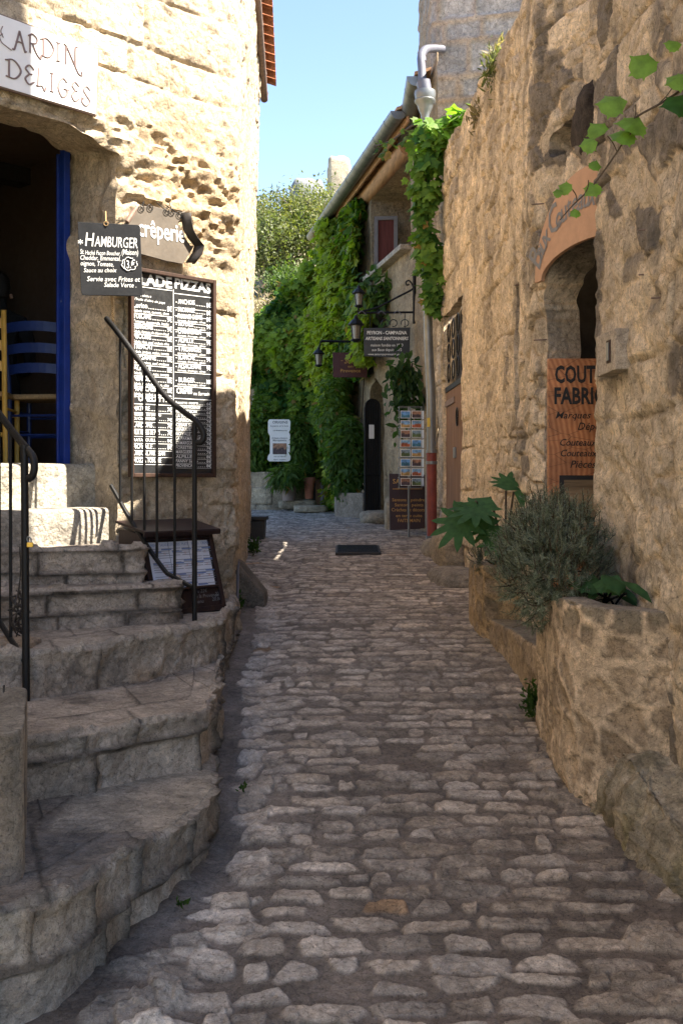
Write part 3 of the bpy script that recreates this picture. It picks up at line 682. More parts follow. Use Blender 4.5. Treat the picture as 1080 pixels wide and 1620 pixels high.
# ------------------------------------------------------------------ right house
RPATH = [(1.42, 1.2), (1.295, 4.1), (1.228, 5.25), (1.262, 5.31), (1.47, 5.38), (1.135, 6.3), (1.03, 11.0), (1.0, 11.28)]
rhouse = thing('stone_house', 'high rough ochre stone house with arched opening along the shaded side of the street', 'house', (1.5, 7, .5))
def farx(px):
    r = (px - CX) / FPX; d = 1.276 / (r + .0223); return np.array([1.135 - .0223 * (d - 6.3), d])
def diag(t): return np.array([1.45 + (1.135 - 1.45) * (1 - t), 5.4 + .9 * (1 - t)])
G, S, Z = sheet_grid(RPATH, .15, 5.05, .0135, .0145, soft=3)
Yg, Xg = G[..., 1], G[..., 0]
sN = s_of(RPATH, (1.228, 5.25)); near = sst(sN + .1, sN - .3, S)
wu, wv = S + .10 * fbm(S * 2.5, Z * 2.5, 0, 3, 5), Z + .10 * fbm(S * 2.5, Z * 2.5, 0, 3, 6)
f1, f2, wid, tl = facets(wu * 4.4, wv * 6.2, 13); edge = f2 - f1
g1, g2_, gid, gtl = facets(wu * 9, wv * 12, 14)
e, idr = courses(S, Z + .04 * fbm(S * 1.2, Z * 1.2, 0, 3, 4), .34, .6, 17)
plast = .85 * sst(-.10, .35, fbm(S * 1.1, Z * 1.1, 0, 4, 23) + .12 * (1 - near))
stn = sst(.05, .13, edge + .05 * fbm(S * 14, Z * 14, 0, 3, 3)) * (1 - .75 * plast)
D = .030 * stn * (.4 + .9 * wid) + .05 * stn * tl + .026 * gtl * (1 - stn) + .010 * (gid - .5) * (1 - stn) + .020 * fbm(S * 2, Z * 2, 0, 4, 24) + .014 * fbm(S * 8, Z * 8, 0, 4, 25) - .014 * sst(.1, .45, fbm(S * 13, Z * 15, 0, 3, 30))
D -= .026 * sst(.22, .6, fbm(S * 5, Z * 6, 0, 4, 26)) * (.4 + .6 * plast)
D -= .014 * (1 - sst(.002, .02, e + .008 * fbm(S * 9, Z * 9, 0, 3, 27))) * sst(.0, .3, fbm(S * .7 + 9, Z * .7, 0, 3, 28))
blk = sst(-.15, .15, fbm(S * .7 + 9, Z * .7, 0, 3, 28))
D += .040 * (idr - .5) * blk - .018 * (1 - sst(.002, .022, e + .010 * fbm(S * 9, Z * 9, 0, 3, 27))) * blk
D -= .014 * sst(-.1, .4, fbm(S * 9, Z * 1.6, 0, 4, 29)) * sst(3, 3.8, Z)
c = lerp((.72, .575, .40), (.63, .50, .345), sst(-.4, .4, fbm(S * 1.1, Z * 1.1, 0, 4, 33)))
c = lerp(c, lerp((.46, .39, .30), (.72, .58, .41), wid), stn * .85)
c = c * (1 + .22 * (gid - .5) * (1 - stn))[..., None]
c = lerp(c, c * (.62, .56, .5), sst(.16, .03, edge) * (1 - plast) * .7)
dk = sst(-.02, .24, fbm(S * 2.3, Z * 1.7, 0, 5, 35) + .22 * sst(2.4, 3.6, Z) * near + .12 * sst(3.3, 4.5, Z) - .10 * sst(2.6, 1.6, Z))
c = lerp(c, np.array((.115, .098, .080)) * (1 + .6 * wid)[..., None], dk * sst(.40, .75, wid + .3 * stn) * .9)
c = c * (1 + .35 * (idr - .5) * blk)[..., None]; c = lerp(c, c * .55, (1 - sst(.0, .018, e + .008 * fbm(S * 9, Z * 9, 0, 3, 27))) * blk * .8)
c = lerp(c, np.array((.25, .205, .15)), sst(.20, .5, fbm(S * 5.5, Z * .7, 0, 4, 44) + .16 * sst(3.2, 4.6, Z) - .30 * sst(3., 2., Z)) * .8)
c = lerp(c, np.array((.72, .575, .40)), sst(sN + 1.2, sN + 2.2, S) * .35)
sm, zm, ym = mids(S), mids(Z), mids(Yg)
sD0, sD1 = s_of(RPATH, diag(.95)), s_of(RPATH, diag(.13)); scn = (sD0 + sD1) / 2; shw = (sD1 - sD0) / 2
archz = 2.60 + .29 * np.sqrt(np.clip(1 - ((sm - scn) / shw) ** 2, 0, 1))
wob = .02 * vn(zm * 6, sm * 6, 0, 3)
hole = (np.abs(sm - scn) + wob < shw) & (zm < archz) & (zm > .35)
s0, s1 = s_of(RPATH, farx(822)), s_of(RPATH, farx(814)); hole |= (sm > s0) & (sm < s1) & (zm > 1.72) & (zm < 2.86)
d0, d1 = s_of(RPATH, farx(731)), s_of(RPATH, farx(703)); hn0, hn1 = s_of(RPATH, diag(.66)), s_of(RPATH, diag(.14)); hole |= (((sm - (hn0 + hn1) / 2) / ((hn1 - hn0) / 2)) ** 4 + ((zm - 3.52 + .05 * (sm - hn0)) / .082) ** 4 + .25 * vn(sm * 9, zm * 9, 0, 5) < 1)
hole |= (sm > d0) & (sm < d1) & (zm > 1.13) & (zm < 3.24)
top = np.interp(ym, [4.88, 4.98, 5.06, 5.4, 6.1, 6.8, 7.4, 9, 11.3], [9, 9, 5.05, 4.95, 4.86, 4.55, 4.62, 4.74, 4.88]) + .05 * fbm(ym * 3, 0, 0, 3, 7)
mask = ~hole & (zm < top)
Zs = 4.4
def keepR(a, b, B):
    m = (a + b) / 2; return (m[:, 2] > .3) & (m[:, 1] > 5.0) & ~((m[:, 1] > 11.1) & (m[:, 2] < 4.6))
def depR(V): return np.where(V[:, 2] > 4.3, .6, np.where(V[:, 1] < 6.35, .22, np.where(V[:, 1] > 9, .09, .13)))
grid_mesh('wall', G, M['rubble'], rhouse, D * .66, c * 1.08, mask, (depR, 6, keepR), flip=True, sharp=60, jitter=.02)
up = MB(); up.box((1.60, 2.0, 7.1), (.62, 6.0, 4.1), Frame((0, 0, 0), (1, 0, 0), (0, 1, 0))); up.build('upper_shade_wall', M['rubble2'], rhouse)  # unseen upper wall, shaped to shade sign and steps, thin to let sun past
for o in rhouse.children:
    if o.name.startswith('upper'):
        at = o.data.attributes.new('Col', 'FLOAT_COLOR', 'POINT'); at.data.foreach_set('color', [.40, .31, .2, 1] * len(o.data.vertices))
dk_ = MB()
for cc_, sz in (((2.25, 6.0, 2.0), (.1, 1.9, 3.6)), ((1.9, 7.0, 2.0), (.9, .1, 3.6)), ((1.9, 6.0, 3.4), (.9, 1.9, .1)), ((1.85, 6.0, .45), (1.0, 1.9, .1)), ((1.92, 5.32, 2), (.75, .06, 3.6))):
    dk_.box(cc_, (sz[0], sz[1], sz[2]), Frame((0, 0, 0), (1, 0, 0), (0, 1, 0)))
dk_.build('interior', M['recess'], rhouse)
# dark material backing the wall hole, its shade put into the colour
M['hole_dark'] = stone_mat('hole_shade', (.075, .058, .047), 3, (.5, 1.5), None, (.5, .6), 1.)
CORBEL = True
# wooden door in its recess
dA, dB = farx(730.5), farx(703.5); F = Frame([(dA[0] + dB[0]) / 2 + .035, (dA[1] + dB[1]) / 2, 2.0], (dA[0] - dB[0], dA[1] - dB[1], 0)); wd = np.linalg.norm(dA - dB) + .1
if F.n[0] > 0: F = Frame(F.o, -F.r)
door = MB(); nb = 6
for i in range(nb): door.box(F.pt(-wd / 2 + wd * (i + .5) / nb, -.20, .0), (wd / nb - .006, 1.36, .04), F)
dr = door.build('door', M['door'], rhouse, bevel=.004)
hd = MB(); hd.box(F.pt(.08, -.14, .03), (.10, .10, .02), F); hd.build('lock_plate', M['zinc'], dr, bevel=.004)
hd = MB(); hd.tube(spline([F.pt(.33 + .05 * math.cos(a), .18 + .08 * math.sin(a), .04) for a in np.linspace(0, 2 * math.pi, 9)], 3), .008, 6); hd.build('ring_handle', M['iron'], dr, smooth=True)
for yy_ in (.36, -.70):
    hd = MB(); hd.box(F.pt(-wd * .22, yy_, .028), (wd * .5, .055, .012), F); hd.build('strap_hinge', M['rust'], dr)
tr = MB()
tr.box(F.pt(0, .50, .0), (wd, .05, .06), F)
for i in range(9): tr.bar(F.pt(-wd / 2 + wd * (i + .5) / 9, .52, .0), F.pt(-wd / 2 + wd * (i + .5) / 9, 1.22, .0), .012, .012)
for r_ in range(3):
    for i in range(4):
        ctr = (-wd / 2 + wd * (i + .5) / 4, .66 + .2 * r_)
        tr.tube([F.pt(ctr[0] + .09 * math.cos(a), ctr[1] + .09 * math.sin(a), .012) for a in np.linspace(0, 2 * math.pi, 13)], .007, 5)
tr.build('transom_grille', M['iron'], rhouse)
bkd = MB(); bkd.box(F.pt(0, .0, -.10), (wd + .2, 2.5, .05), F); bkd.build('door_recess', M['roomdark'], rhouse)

# ------------------------------------------------------------------ kerb, bench ledge, planters, rock on the right
def ledge(name, root, front, back, zb, zt, mat, colf, seed, nose=.02, amp=.012, ds=.018, tops=14):
    lp, s = resample(front, ds); base = np.asarray(front, float); seg = np.r_[0, np.cumsum(np.linalg.norm(np.diff(base, axis=0), axis=1))]
    bk = np.stack([np.interp(s, seg, np.asarray(back, float)[:, k]) for k in range(2)], 1)
    k = np.ones(7) / 7
    for c_ in range(2): lp[3:-3, c_] = np.convolve(lp[:, c_], k, 'valid')
    inn = bk - lp; ln = np.linalg.norm(inn, axis=1, keepdims=True); inn /= ln + 1e-9
    ztv = np.interp(s, seg, zt) if hasattr(zt, '__len__') else np.full(len(s), zt); zbv = np.interp(s, seg, zb) if hasattr(zb, '__len__') else np.full(len(s), zb)
    nr = max(8, int(np.max(ztv - zbv) / .018)); cl = []
    for q in np.linspace(0, 1, nr): cl.append(np.c_[lp, zbv + (ztv - nose - zbv) * q])
    for a in np.radians([22, 45, 67, 90]): cl.append(np.c_[lp + inn * nose * (1 - math.cos(a)), ztv - nose + nose * math.sin(a)])
    for q in np.linspace(0, 1, tops)[1:]: cl.append(np.c_[lp + inn * (nose + (ln - nose) * q), ztv])
    G = np.stack(cl, 1); n, m, _ = G.shape; S = np.repeat(s[:, None], m, 1); V = np.repeat(np.arange(m)[None], n, 0); riser = (V < nr + 2).astype(float)
    D, C = colf(S, G, riser); D = D + amp * fbm(G[..., 0] * 5, G[..., 1] * 5, G[..., 2] * 5, 4, seed)
    return grid_mesh(name, G, mat, root, D, C, flip=False, sharp=60)
def planter_look(seed, mortar=(.64, .49, .33), d_=1.):
    def f(S, G, riser):
        Z = G[..., 2]; wu = S + .022 * fbm(S * 7, Z * 7, 0, 3, seed); wv = Z + .022 * fbm(S * 7, Z * 7, 0, 3, seed + 1) + .04 * vn(S * 3.1, 0, 0, seed + 5)
        f1, f2, wid, tl_ = facets(wu * 6.2, wv * 6.8, seed, .75); ed = (f2 - f1) * .11 - .016 - .018 * (wid > .7)
        ed = ed + .006 * fbm(S * 30, Z * 30, 0, 3, seed + 7); otl = np.exp(-((ed - .001) / .0045) ** 2) * riser * (wid > .22)
        stn = sst(-.001, .004, ed) * riser * (wid > .22)
        h2_ = _hash(np.floor(wid * 1000), np.zeros_like(wid), np.zeros_like(wid), 3)
        C = lerp(np.array(mortar), lerp((.27, .20, .13), (.52, .39, .255), h2_), stn * .92); C = lerp(C, np.array((.20, .18, .13)), stn * sst(.93, 1.05, Z) * .6); C = C * (1 - .5 * otl)[..., None]
        C = lerp(C, np.array((.21, .19, .155)), (1 - riser) * .8); C = C * (1 + .15 * fbm(S * 4, Z * 4, 0, 3, seed + 2))[..., None]
        return d_ * (.008 * stn * (.4 + h2_) + .04 * tl_ * stn + .010 * riser * fbm(S * 9, Z * 9, 0, 4, seed + 4) - .006 * otl), C
    return f
pl = thing('stone_planter', 'curved waist-high planter of ochre mortared stones carrying the grey bush', 'planter', (1.1, 4.7, .5))
pf = [(1.50, 4.16), (1.30, 4.22), (1.12, 4.28), (1.00, 4.36), (.945, 4.48), (.925, 4.62), (.935, 4.95), (.955, 5.32), (.99, 5.42), (1.22, 5.45)]
pb = [(1.50, 4.36), (1.30, 4.37), (1.16, 4.41), (1.08, 4.45), (1.05, 4.52), (1.04, 4.64), (1.05, 4.95), (1.06, 5.28), (1.08, 5.33), (1.22, 5.35)]
ledge('wall', pl, pf, pb, [.38, .36, .33, .28, .26, .28, .32, .38, .38, .4], [1.08, 1.08, 1.085, 1.09, 1.10, 1.10, 1.05, .98, .97, .97], M['planter'], planter_look(5), 7)
so = MB(); so.add([(x, y, 1.0) for x, y in [(1.5, 4.3), (1.16, 4.35), (1.02, 4.5), (1.01, 4.95), (1.03, 5.3), (1.25, 5.4), (1.5, 5.2)]], [tuple(range(7))]); so.build('soil', M['soil'], pl)
pl2 = thing('stone_planter', 'small plastered planter beyond the bench ledge with the broad-leaved plant', 'planter', (1.0, 7.1, .6))
ledge('wall', pl2, [(1.16, 6.72), (1.0, 6.74), (.905, 6.80), (.865, 6.95), (.855, 7.3), (.88, 7.42), (1.14, 7.44)], [(1.16, 6.85), (1.05, 6.86), (1.0, 6.9), (.97, 7.0), (.965, 7.25), (.97, 7.32), (1.14, 7.34)], .5, 1.06, M['planter'], planter_look(15, (.46, .32, .17), .4), 17)
so = MB(); so.add([(x, y, 1.0) for x, y in [(1.16, 6.8), (.98, 6.85), (.94, 7.0), (.93, 7.3), (1.14, 7.36)]], [tuple(range(5))]); so.build('soil', M['soil'], pl2)
bl = thing('stone_bench', 'low stone bench ledge between the two planters on the street edge', 'bench', (1.05, 6.1, .6))
ledge('seat', bl, [(1.00, 5.36), (.995, 5.65), (.965, 6.3), (.925, 6.66), (.93, 6.80)], [(1.2, 5.4), (1.18, 5.7), (1.16, 6.3), (1.15, 6.7), (1.15, 6.8)], [.3, .34, .42, .5, .5], [.74, .745, .74, .735, .73], M['planter'], planter_look(25, (.40, .29, .17), .4), 27)
# rock ledge at the right edge
nx, ny = 120, 210
yv = np.linspace(2.3, 5.2, ny); XX = np.zeros((ny, nx)); YY = np.repeat(yv[:, None], nx, 1)
cx_ = np.interp(yv, [2.3, 3.0, 3.6, 3.85, 4.3, 4.6, 5.2], [1.32, 1.20, 1.145, 1.062, .995, .965, .97])
tt = np.linspace(0, 1, nx) ** 1.6; XX = cx_[:, None] + tt[None] * 1.0; E_ = XX - cx_[:, None]
hh = np.interp(YY, [2.3, 3.0, 3.6, 3.9, 4.35, 4.6, 5.2], [.03, .08, .17, .21, .30, .17, .05])
ZZ = gz(YY) - .06 + (hh + .06) * np.clip(E_ / .10, 0, 1) ** .55 + .17 * np.clip(E_ - .08, 0, .5)
G = np.stack([XX, YY, ZZ], 2); r1_, r2_, rid_, rtl_ = facets(XX * 4 + ZZ * 3 + .3 * fbm(XX * 3, YY * 3, 0, 3, 2), YY * 3.2 + .3 * fbm(XX * 3, YY * 3, 4, 3, 2), 71)
D = .05 * rtl_ + .02 * (rid_ - .5) - .022 * sst(.07, .0, r2_ - r1_) + .02 * fbm(XX * 16, YY * 16, ZZ * 16, 4, 24) + .035 * (1 - 2 * np.abs(fbm(XX * 5, YY * 9, ZZ * 5, 4, 14))) + .03 * fbm(XX * 3, YY * 3, ZZ * 3, 4, 3) + .012 * fbm(XX * 11, YY * 11, ZZ * 11, 4, 4) - .02 * sst(.2, .5, np.abs(fbm(XX * 2, YY * 4, 0, 3, 6)) * -1 + .35)
C = lerp((.38, .31, .21), (.54, .45, .32), sst(-.3, .4, fbm(XX * 4, YY * 4, ZZ * 4, 4, 5))); C = lerp(C, np.array((.15, .14, .055)), sst(.16, .04, E_) * sst(-.2, .3, fbm(XX * 3, YY * 6, 0, 3, 8)) * .7)
rk = grid_mesh('rock', G, M['rock'], None, D, C, flip=False)
tag(rk, 'mossy outcrop of bare rock under the curved stone planter', 'rock')
# stones at the foot of the downpipe and door
def boulder(name, c, size, col, seed, mat='planter', F=None, flat=.6):
    n, m = 18, 28; V = []; F_ = []
    for i in range(n + 1):
        th_ = math.pi * i / n
        for j in range(m):
            ph = 2 * math.pi * j / m; d = np.array([math.sin(th_) * math.cos(ph), math.sin(th_) * math.sin(ph), math.cos(th_)])
            d = np.sign(d) * np.abs(d) ** flat; V.append(d)
    V = np.array(V); k = 1 + .16 * fbm(V[:, 0] * 1.5, V[:, 1] * 1.5, V[:, 2] * 1.5, 4, seed) + .06 * fbm(V[:, 0] * 5, V[:, 1] * 5, V[:, 2] * 5, 3, seed + 1)
    W = V * k[:, None] * np.asarray(size) / 2 + np.asarray(c)
    F_ = np.array([[i * m + j, (i + 1) * m + j, (i + 1) * m + (j + 1) % m, i * m + (j + 1) % m] for i in range(n) for j in range(m)])
    cc_ = np.asarray(col) * (1 + .2 * fbm(V[:, 0] * 3, V[:, 1] * 3, V[:, 2] * 3, 3, seed + 2))[:, None]
    return link(name, make_mesh(name, W, F_, cc_), M[mat])
o = boulder('kerb_stone', (.93, 10.45, .86), (.34, .8, .36), (.30, .25, .18), 3); tag(o, 'rough kerb stone lying at the foot of the red downpipe', 'kerb stone')
o = boulder('door_step', (1.0, 9.95, .93), (.34, 1.0, .44), (.34, .27, .18), 5); tag(o, 'rough stone step below the weathered wooden door', 'door step')
o = boulder('kerb_stone', (.93, 8.9, .77), (.42, .9, .22), (.26, .22, .17), 8); tag(o, 'flat worn kerb stone between door step and small planter', 'kerb stone')
# drain
a = ground_at(531, 879); b = ground_at(608, 879); c_ = ground_at(597, 867); d_ = ground_at(527, 867)
dg = thing('drain_cover', 'dark iron drain cover set flat into the cobbles', 'drain cover', (a + c_) / 2)
F = Frame((a + b + c_ + d_) / 4 + (0, 0, .022), (1, 0, 0), (0, 1, float(gz(10.9) - gz(10.2)) / .7)); w_, h_ = b[0] - a[0] - .03, c_[1] - a[1]
mb = MB(); mb.box(F.pt(0, 0, -.006), (w_, h_, .03), F); mb.build('plate', M['rust' if 0 else 'darktin'], dg, bevel=.004)
mb = MB()
for i in range(9): mb.box(F.pt(0, -h_ / 2 + h_ * (i + .5) / 9, .011), (w_ * .9, h_ * .05, .006), F)
mb.build('grating_bars', M['iron'], dg)

# ------------------------------------------------------------------ boards and signs on the left house
def txl(mb, F, s, p0, p1, cap, h=.003, **k):
    """one line of lettering: baseline from p0 to p1, cap height, all in the photo's measure"""
    a = np.array(F.loc(*p0)); b = np.array(F.loc(*p1)); size = abs(F.loc(p0[0], p0[1] - cap)[1] - a[1]) / .72
    F0 = Frame((0, 0, 0), (1, 0, 0)); tmp = MB(); txt(tmp, F0, s, 0, 0, size, 0, 'LEFT', **{q: v for q, v in k.items() if q != 'sx'})
    if not tmp.v: return
    xs = [p[0] for p in tmp.v]; sx = np.linalg.norm(b - a) / max(1e-6, max(xs) - min(xs))
    txt(mb, F, s, a[0] - min(xs) * sx, a[1], size, h, 'LEFT', sx=sx, rot=math.atan2(b[1] - a[1], b[0] - a[0]), **{q: v for q, v in k.items() if q != 'sx'})
def fac_frame(px, off): q = fpt(px, None, off); return Frame((q[0], q[1], 0), FU)
def poly_px(F, pts): return [F.loc(*p) for p in pts]

F = fac_frame(100, .05)
sg = thing('shop_sign', 'white sign with curly thin outline lettering hung above the blue doorway', 'sign', fpt(60, 110, .05))
pts = poly_px(F, [(157, 79), (154, 184), (-70, 118), (-72, -6)])
mb = MB(); mb.prism(pts[::-1], F, -.022, 0); mb.build('backing', M['rust'], sg, bevel=.003)
cxm = np.mean(pts, 0); ins = [tuple(cxm + (np.array(p) - cxm) * (.975, .955)) for p in pts]
mb = MB(); mb.prism(ins[::-1], F, .001, .004); mb.build('panel', M['signwhite'], sg)
mb = MB()
SG = {'A': [[(-.05, -.06), (.12, .0), (.5, 1.02)], [(.5, 1.02), (.92, 0), (1.02, .02)], [(.22, .36), (.5, .42), (.8, .36)]], 'R': [[(.12, 0), (.12, 1)], [(-.05, .9), (.4, 1.05), (.85, .86), (.75, .6), (.15, .5)], [(.4, .5), (.8, .05), (1.25, -.2), (1.3, .02)]],
 'D': [[(.15, 0), (.15, 1)], [(-.1, .92), (.5, 1.02), (1, .55), (.6, .04), (-.05, .06)]], 'I': [[(.5, 0), (.5, 1)], [(.1, 1), (.9, 1)], [(.1, 0), (.9, 0)]], 'N': [[(.08, 0), (.08, .95)], [(-.1, 1.05), (.15, .95), (.9, .0)], [(.9, 0), (.9, 1.0), (1.1, 1.1)], [(.9, 0), (1.2, -.35), (1.5, -.4), (1.45, -.2)]],
 'E': [[(.95, .85), (.5, 1.03), (.12, .8), (.45, .55), (.08, .25), (.45, -.02), (.98, .18)], [(.4, .54), (.75, .56)]], 'L': [[(.3, 1.05), (.2, .6), (.15, .05)], [(-.1, .08), (.15, .03), (.7, .1), (1.1, -.15), (1.3, .1)]], 'G': [[(.9, .85), (.5, 1.02), (.08, .5), (.45, -.02), (.9, .2), (.9, .45)], [(.6, .45), (1.05, .45)]],
 'S': [[(.95, .85), (.5, 1.04), (.15, .78), (.5, .52), (.9, .25), (.45, -.04), (-.05, .1), (-.1, .35), (.15, .3)]], 'Jtail': [[(.6, 1.0), (.6, .0), (.2, -.2), (-.2, .05), (.1, .2)]]}
def strokes(mb, F, ch, px0, px1, py, cap, r=.0042):
    a = np.array(F.loc(px0, py)); b = np.array(F.loc(px1, py + (px1 - px0) * .28)); up_ = abs(F.loc(px0, py - cap)[1] - a[1])
    for st in SG[ch]:
        for q in (0, 1):   # the letters are drawn in outline: a thin double stroke
            pts_ = [np.array([*(a + (b - a) * (x + .06 * q) + np.array([0, up_ * y])), 0]) for x, y in st]
            pp = spline(pts_, 5) if len(pts_) > 2 else pts_; mb.tube([F.pt(p[0], p[1], .0055) for p in pp], r * (.8 if q else 1), 5)
for ch, a, b, y in (('A', 20, 40, 76), ('R', 45, 60, 83), ('D', 65, 84, 89), ('I', 88, 95, 96), ('N', 102, 120, 101)): strokes(mb, F, ch, a, b, y, 29)
for ch, a, b, y in (('D', 10, 32, 122), ('E', 38, 54, 131), ('L', 58, 69, 137), ('I', 78, 85, 144), ('G', 90, 107, 151), ('E', 112, 125, 158), ('S', 130, 143, 165)): strokes(mb, F, ch, a, b, y, 29)
for sw in ([(18, 80), (10, 74), (2, 67), (-1, 58), (4, 54)], [(4, 42), (1, 50), (5, 60)]):
    mb.tube([F.pt(*F.loc(*p), .006) for p in spline([np.array([*p, 0.]) for p in sw], 5) for p in [p[:2]]], .0028, 5)
mb.build('lettering', M['signbrown'], sg)

F = fac_frame(255, .07)
cr = thing('creperie_sign', 'weathered metal scroll sign lettered crêperie wired to the sandstone wall', 'sign', fpt(255, 370, .07))
out = poly_px(F, [(196, 356), (204, 345), (216, 327), (240, 326), (262, 332), (281, 338), (293, 334), (286, 346), (281, 352), (286, 366), (300, 388), (306, 390), (300, 400), (289, 418), (262, 413), (226, 403), (204, 398)])
mb = MB(); mb.prism(out[::-1], F, -.006, .006); mb.build('plate', M['creperie'], cr, bevel=.002)
e1 = poly_px(F, [(287, 337), (286, 350), (289, 364), (297, 378), (306, 389), (303, 401), (293, 416)]); V = []; Fc = []
for i, (x, y) in enumerate(e1):
    for k, (dx, h) in enumerate(((0, .008), (.02, .03), (.035, .055), (.045, .045), (.04, .02))): V.append(F.pt(x + dx, y, h * (1 - .25 * (i in (0, 6)))))
for i in range(len(e1) - 1):
    for k in range(4): Fc.append((i * 5 + k, i * 5 + k + 1, (i + 1) * 5 + k + 1, (i + 1) * 5 + k))
mb = MB(); mb.add(V, Fc); o = mb.build('rolled_edge', M['darktin'], cr, smooth=True); so_ = o.modifiers.new('thick', 'SOLIDIFY'); so_.thickness = .006
mb = MB(); e0 = poly_px(F, [(214, 328), (207, 338), (198, 352)]); mb.tube([F.pt(x, y, .02) for x, y in e0], [.008, .018, .014], 8); mb.build('rolled_edge', M['rust'], cr, smooth=True)
mb = MB(); txl(mb, F, 'crêperie', (218, 373), (291, 384), 29, .009, off=.012); mb.build('lettering', M['signwhite'], cr)
mb = MB()
for a, b in (((222, 330), (236, 316)), ((236, 329), (232, 318)), ((262, 335), (256, 318)), ((282, 340), (270, 322)), ((270, 336), (276, 318))):
    mb.tube([F.pt(*F.loc(*a), .012), F.pt(*F.loc(*b), -.05)], .003, 5); mb.tube([F.pt(*F.loc(*a), .012) + FU * (.02 * math.cos(t)) + np.array([0, 0, .02 * math.sin(t)]) for t in np.linspace(0, 6.28, 9)], .0025, 4)
mb.build('wire', M['iron'], cr)

F = Frame((P(174, 410, 6.0)[0], 6.02, 0), (1, .22, 0))
sl = thing('slate_board', 'grey slate chalked HAMBURGER dangling on a string beside the doorway', 'sign', F.pt(0, F.loc(174, 468)[1]))
out = poly_px(F, [(123, 351), (218, 356), (222, 358), (226, 466), (222, 468.5), (131, 467), (128.5, 462)])
mb = MB(); mb.prism(out[::-1], F, -.006, .004); mb.build('board', M['slate'], sl, bevel=.002)
mb = MB()
for s_, a, b, cp, sh in (('*', (124, 392), (132, 392), 13, 0), ('H', (135, 389), (149, 390), 22, .1), ('AMBURGER', (150, 390), (218, 393), 17, .12), ('St', (127.5, 402), (133, 402), 8, .1), ('Haché Façon Boucher,', (135, 403), (191, 404.5), 7, .2), ('(Maison)', (193, 403), (219, 404), 9, .1), ('Cheddar, Emmental,', (127.5, 411), (191, 413), 7.5, .2), ('oignon, Tomate,', (128, 420), (180, 422), 7.5, .2), ('Sauce au choix', (133, 431), (185, 431), 7, .2), ('Servie avec Frites et', (138, 445), (222, 446), 8, .2), ('Salade Verte .', (165, 454), (216, 455), 7.5, .2), ('13.€', (197, 425), (215, 424), 13, .1)):
    txl(mb, F, s_, a, b, cp, .0055, shear=sh, off=.006)
ring = [(205 + 12 * math.cos(t) * (1 + .08 * math.sin(9 * t)), 418 + 10 * math.sin(t) * (1 + .1 * math.cos(7 * t))) for t in np.linspace(-.5, 5.2, 30)]
mb.tube([F.pt(*F.loc(*p), .006) for p in ring], .0022, 4)
mb.build('chalk_lettering', M['chalk'], sl)
mb = MB(); a = F.pt(*F.loc(168, 352), 0); b = fpt(166, 335, .01)
mb.tube(spline([a, a * .6 + b * .4 + (0, 0, -.01), b], 4), .0035, 5)
mb.tube([F.pt(*F.loc(168, 354), .006) + np.array([.012 * math.cos(t), 0, .012 * math.sin(t)]) for t in np.linspace(0, 6.28, 10)], .003, 5)
a = F.pt(*F.loc(177, 466), 0); bq = P(179, 508, 6.2); n_ = 24
for ph in (0, math.pi): mb.tube([a + (bq - a) * t + np.array([.006 * math.cos(40 * t + ph), .006 * math.sin(40 * t + ph), 0]) for t in np.linspace(0, 1, n_)], .0025, 4)
mb.build('string', M['straw'], sl)

# ---- the big menu board
F = fac_frame(272, .045)
yT = (F.loc(340, 443)[1] + F.loc(224, 425)[1]) / 2; yB = (F.loc(206, 753)[1] + F.loc(338, 757)[1]) / 2
xL = F.loc(205, 600)[0]; xR = F.loc(340, 600)[0]
mbd = thing('menu_board', 'large black chalk menu board of salads and pizzas on the sandstone wall', 'menu board', F.pt((xL + xR) / 2, yB))
mb = MB(); mb.box(F.pt((xL + xR) / 2, (yT + yB) / 2, -.015), (xR - xL - .02, yT - yB - .02, .02), F); mb.build('panel', M['black'], mbd)
mb = MB(); t_ = .024
mb.box(F.pt(xL + t_ / 2, (yT + yB) / 2, 0), (t_, yT - yB, .035), F); mb.box(F.pt(xR - t_ / 2, (yT + yB) / 2, 0), (t_, yT - yB, .035), F)
mb.box(F.pt((xL + xR) / 2, yT - t_ / 2, 0), (xR - xL - 2 * t_, t_, .035), F); mb.box(F.pt((xL + xR) / 2, yB + t_ / 2, 0), (xR - xL - 2 * t_, t_, .035), F); mb.build('frame', M['frame'], mbd, bevel=.004)
mb = MB(); hh_ = -.0035
W_, Hh = xR - xL, yT - yB
def bx_(px): return F.loc(px, 600)[0]
def by_(py, px=240):  # heights measured down the left column or the right column
    return F.loc(px, py)[1]
def row(s, px0, px1, py, cap, price=None, pr1=None, sh=.05, off=.008, col=0):
    txl(mb, F, s, (px0, py), (px1, py + (px1 - px0) * .09 * (760 - py) / 330), cap, hh_, shear=sh, off=off)
    if price:
        sl_ = .13 * (760 - py) / 320
        txl(mb, F, price, (pr1 - 7.5, py + (pr1 - px0) * sl_), (pr1, py + (pr1 - px0) * sl_ + .5), cap, hh_, off=.008)
        if pr1 - px1 > 16: txl(mb, F, '.' * int((pr1 - px1 - 11) / 2.4), (px1 + 1.5, py + (px1 - px0) * sl_), (pr1 - 9.5, py + (pr1 - 9 - px0) * sl_), cap, hh_)
def rule(px0, px1, py, th=.0035):
    sl_ = .13 * (760 - py) / 320; a = F.loc(px0, py); b = F.loc(px1, py + (px1 - px0) * sl_)
    mb.bar(F.pt(*a, hh_), F.pt(*b, hh_), .002, th, F.u)
txl(mb, F, 'SALADE', (197, 446), (273, 456), 18, hh_, off=.03); txl(mb, F, 'PIZZAS', (277.5, 455), (334, 464), 16, hh_, off=.03)
rule(211, 273, 452); rule(277, 335, 464)
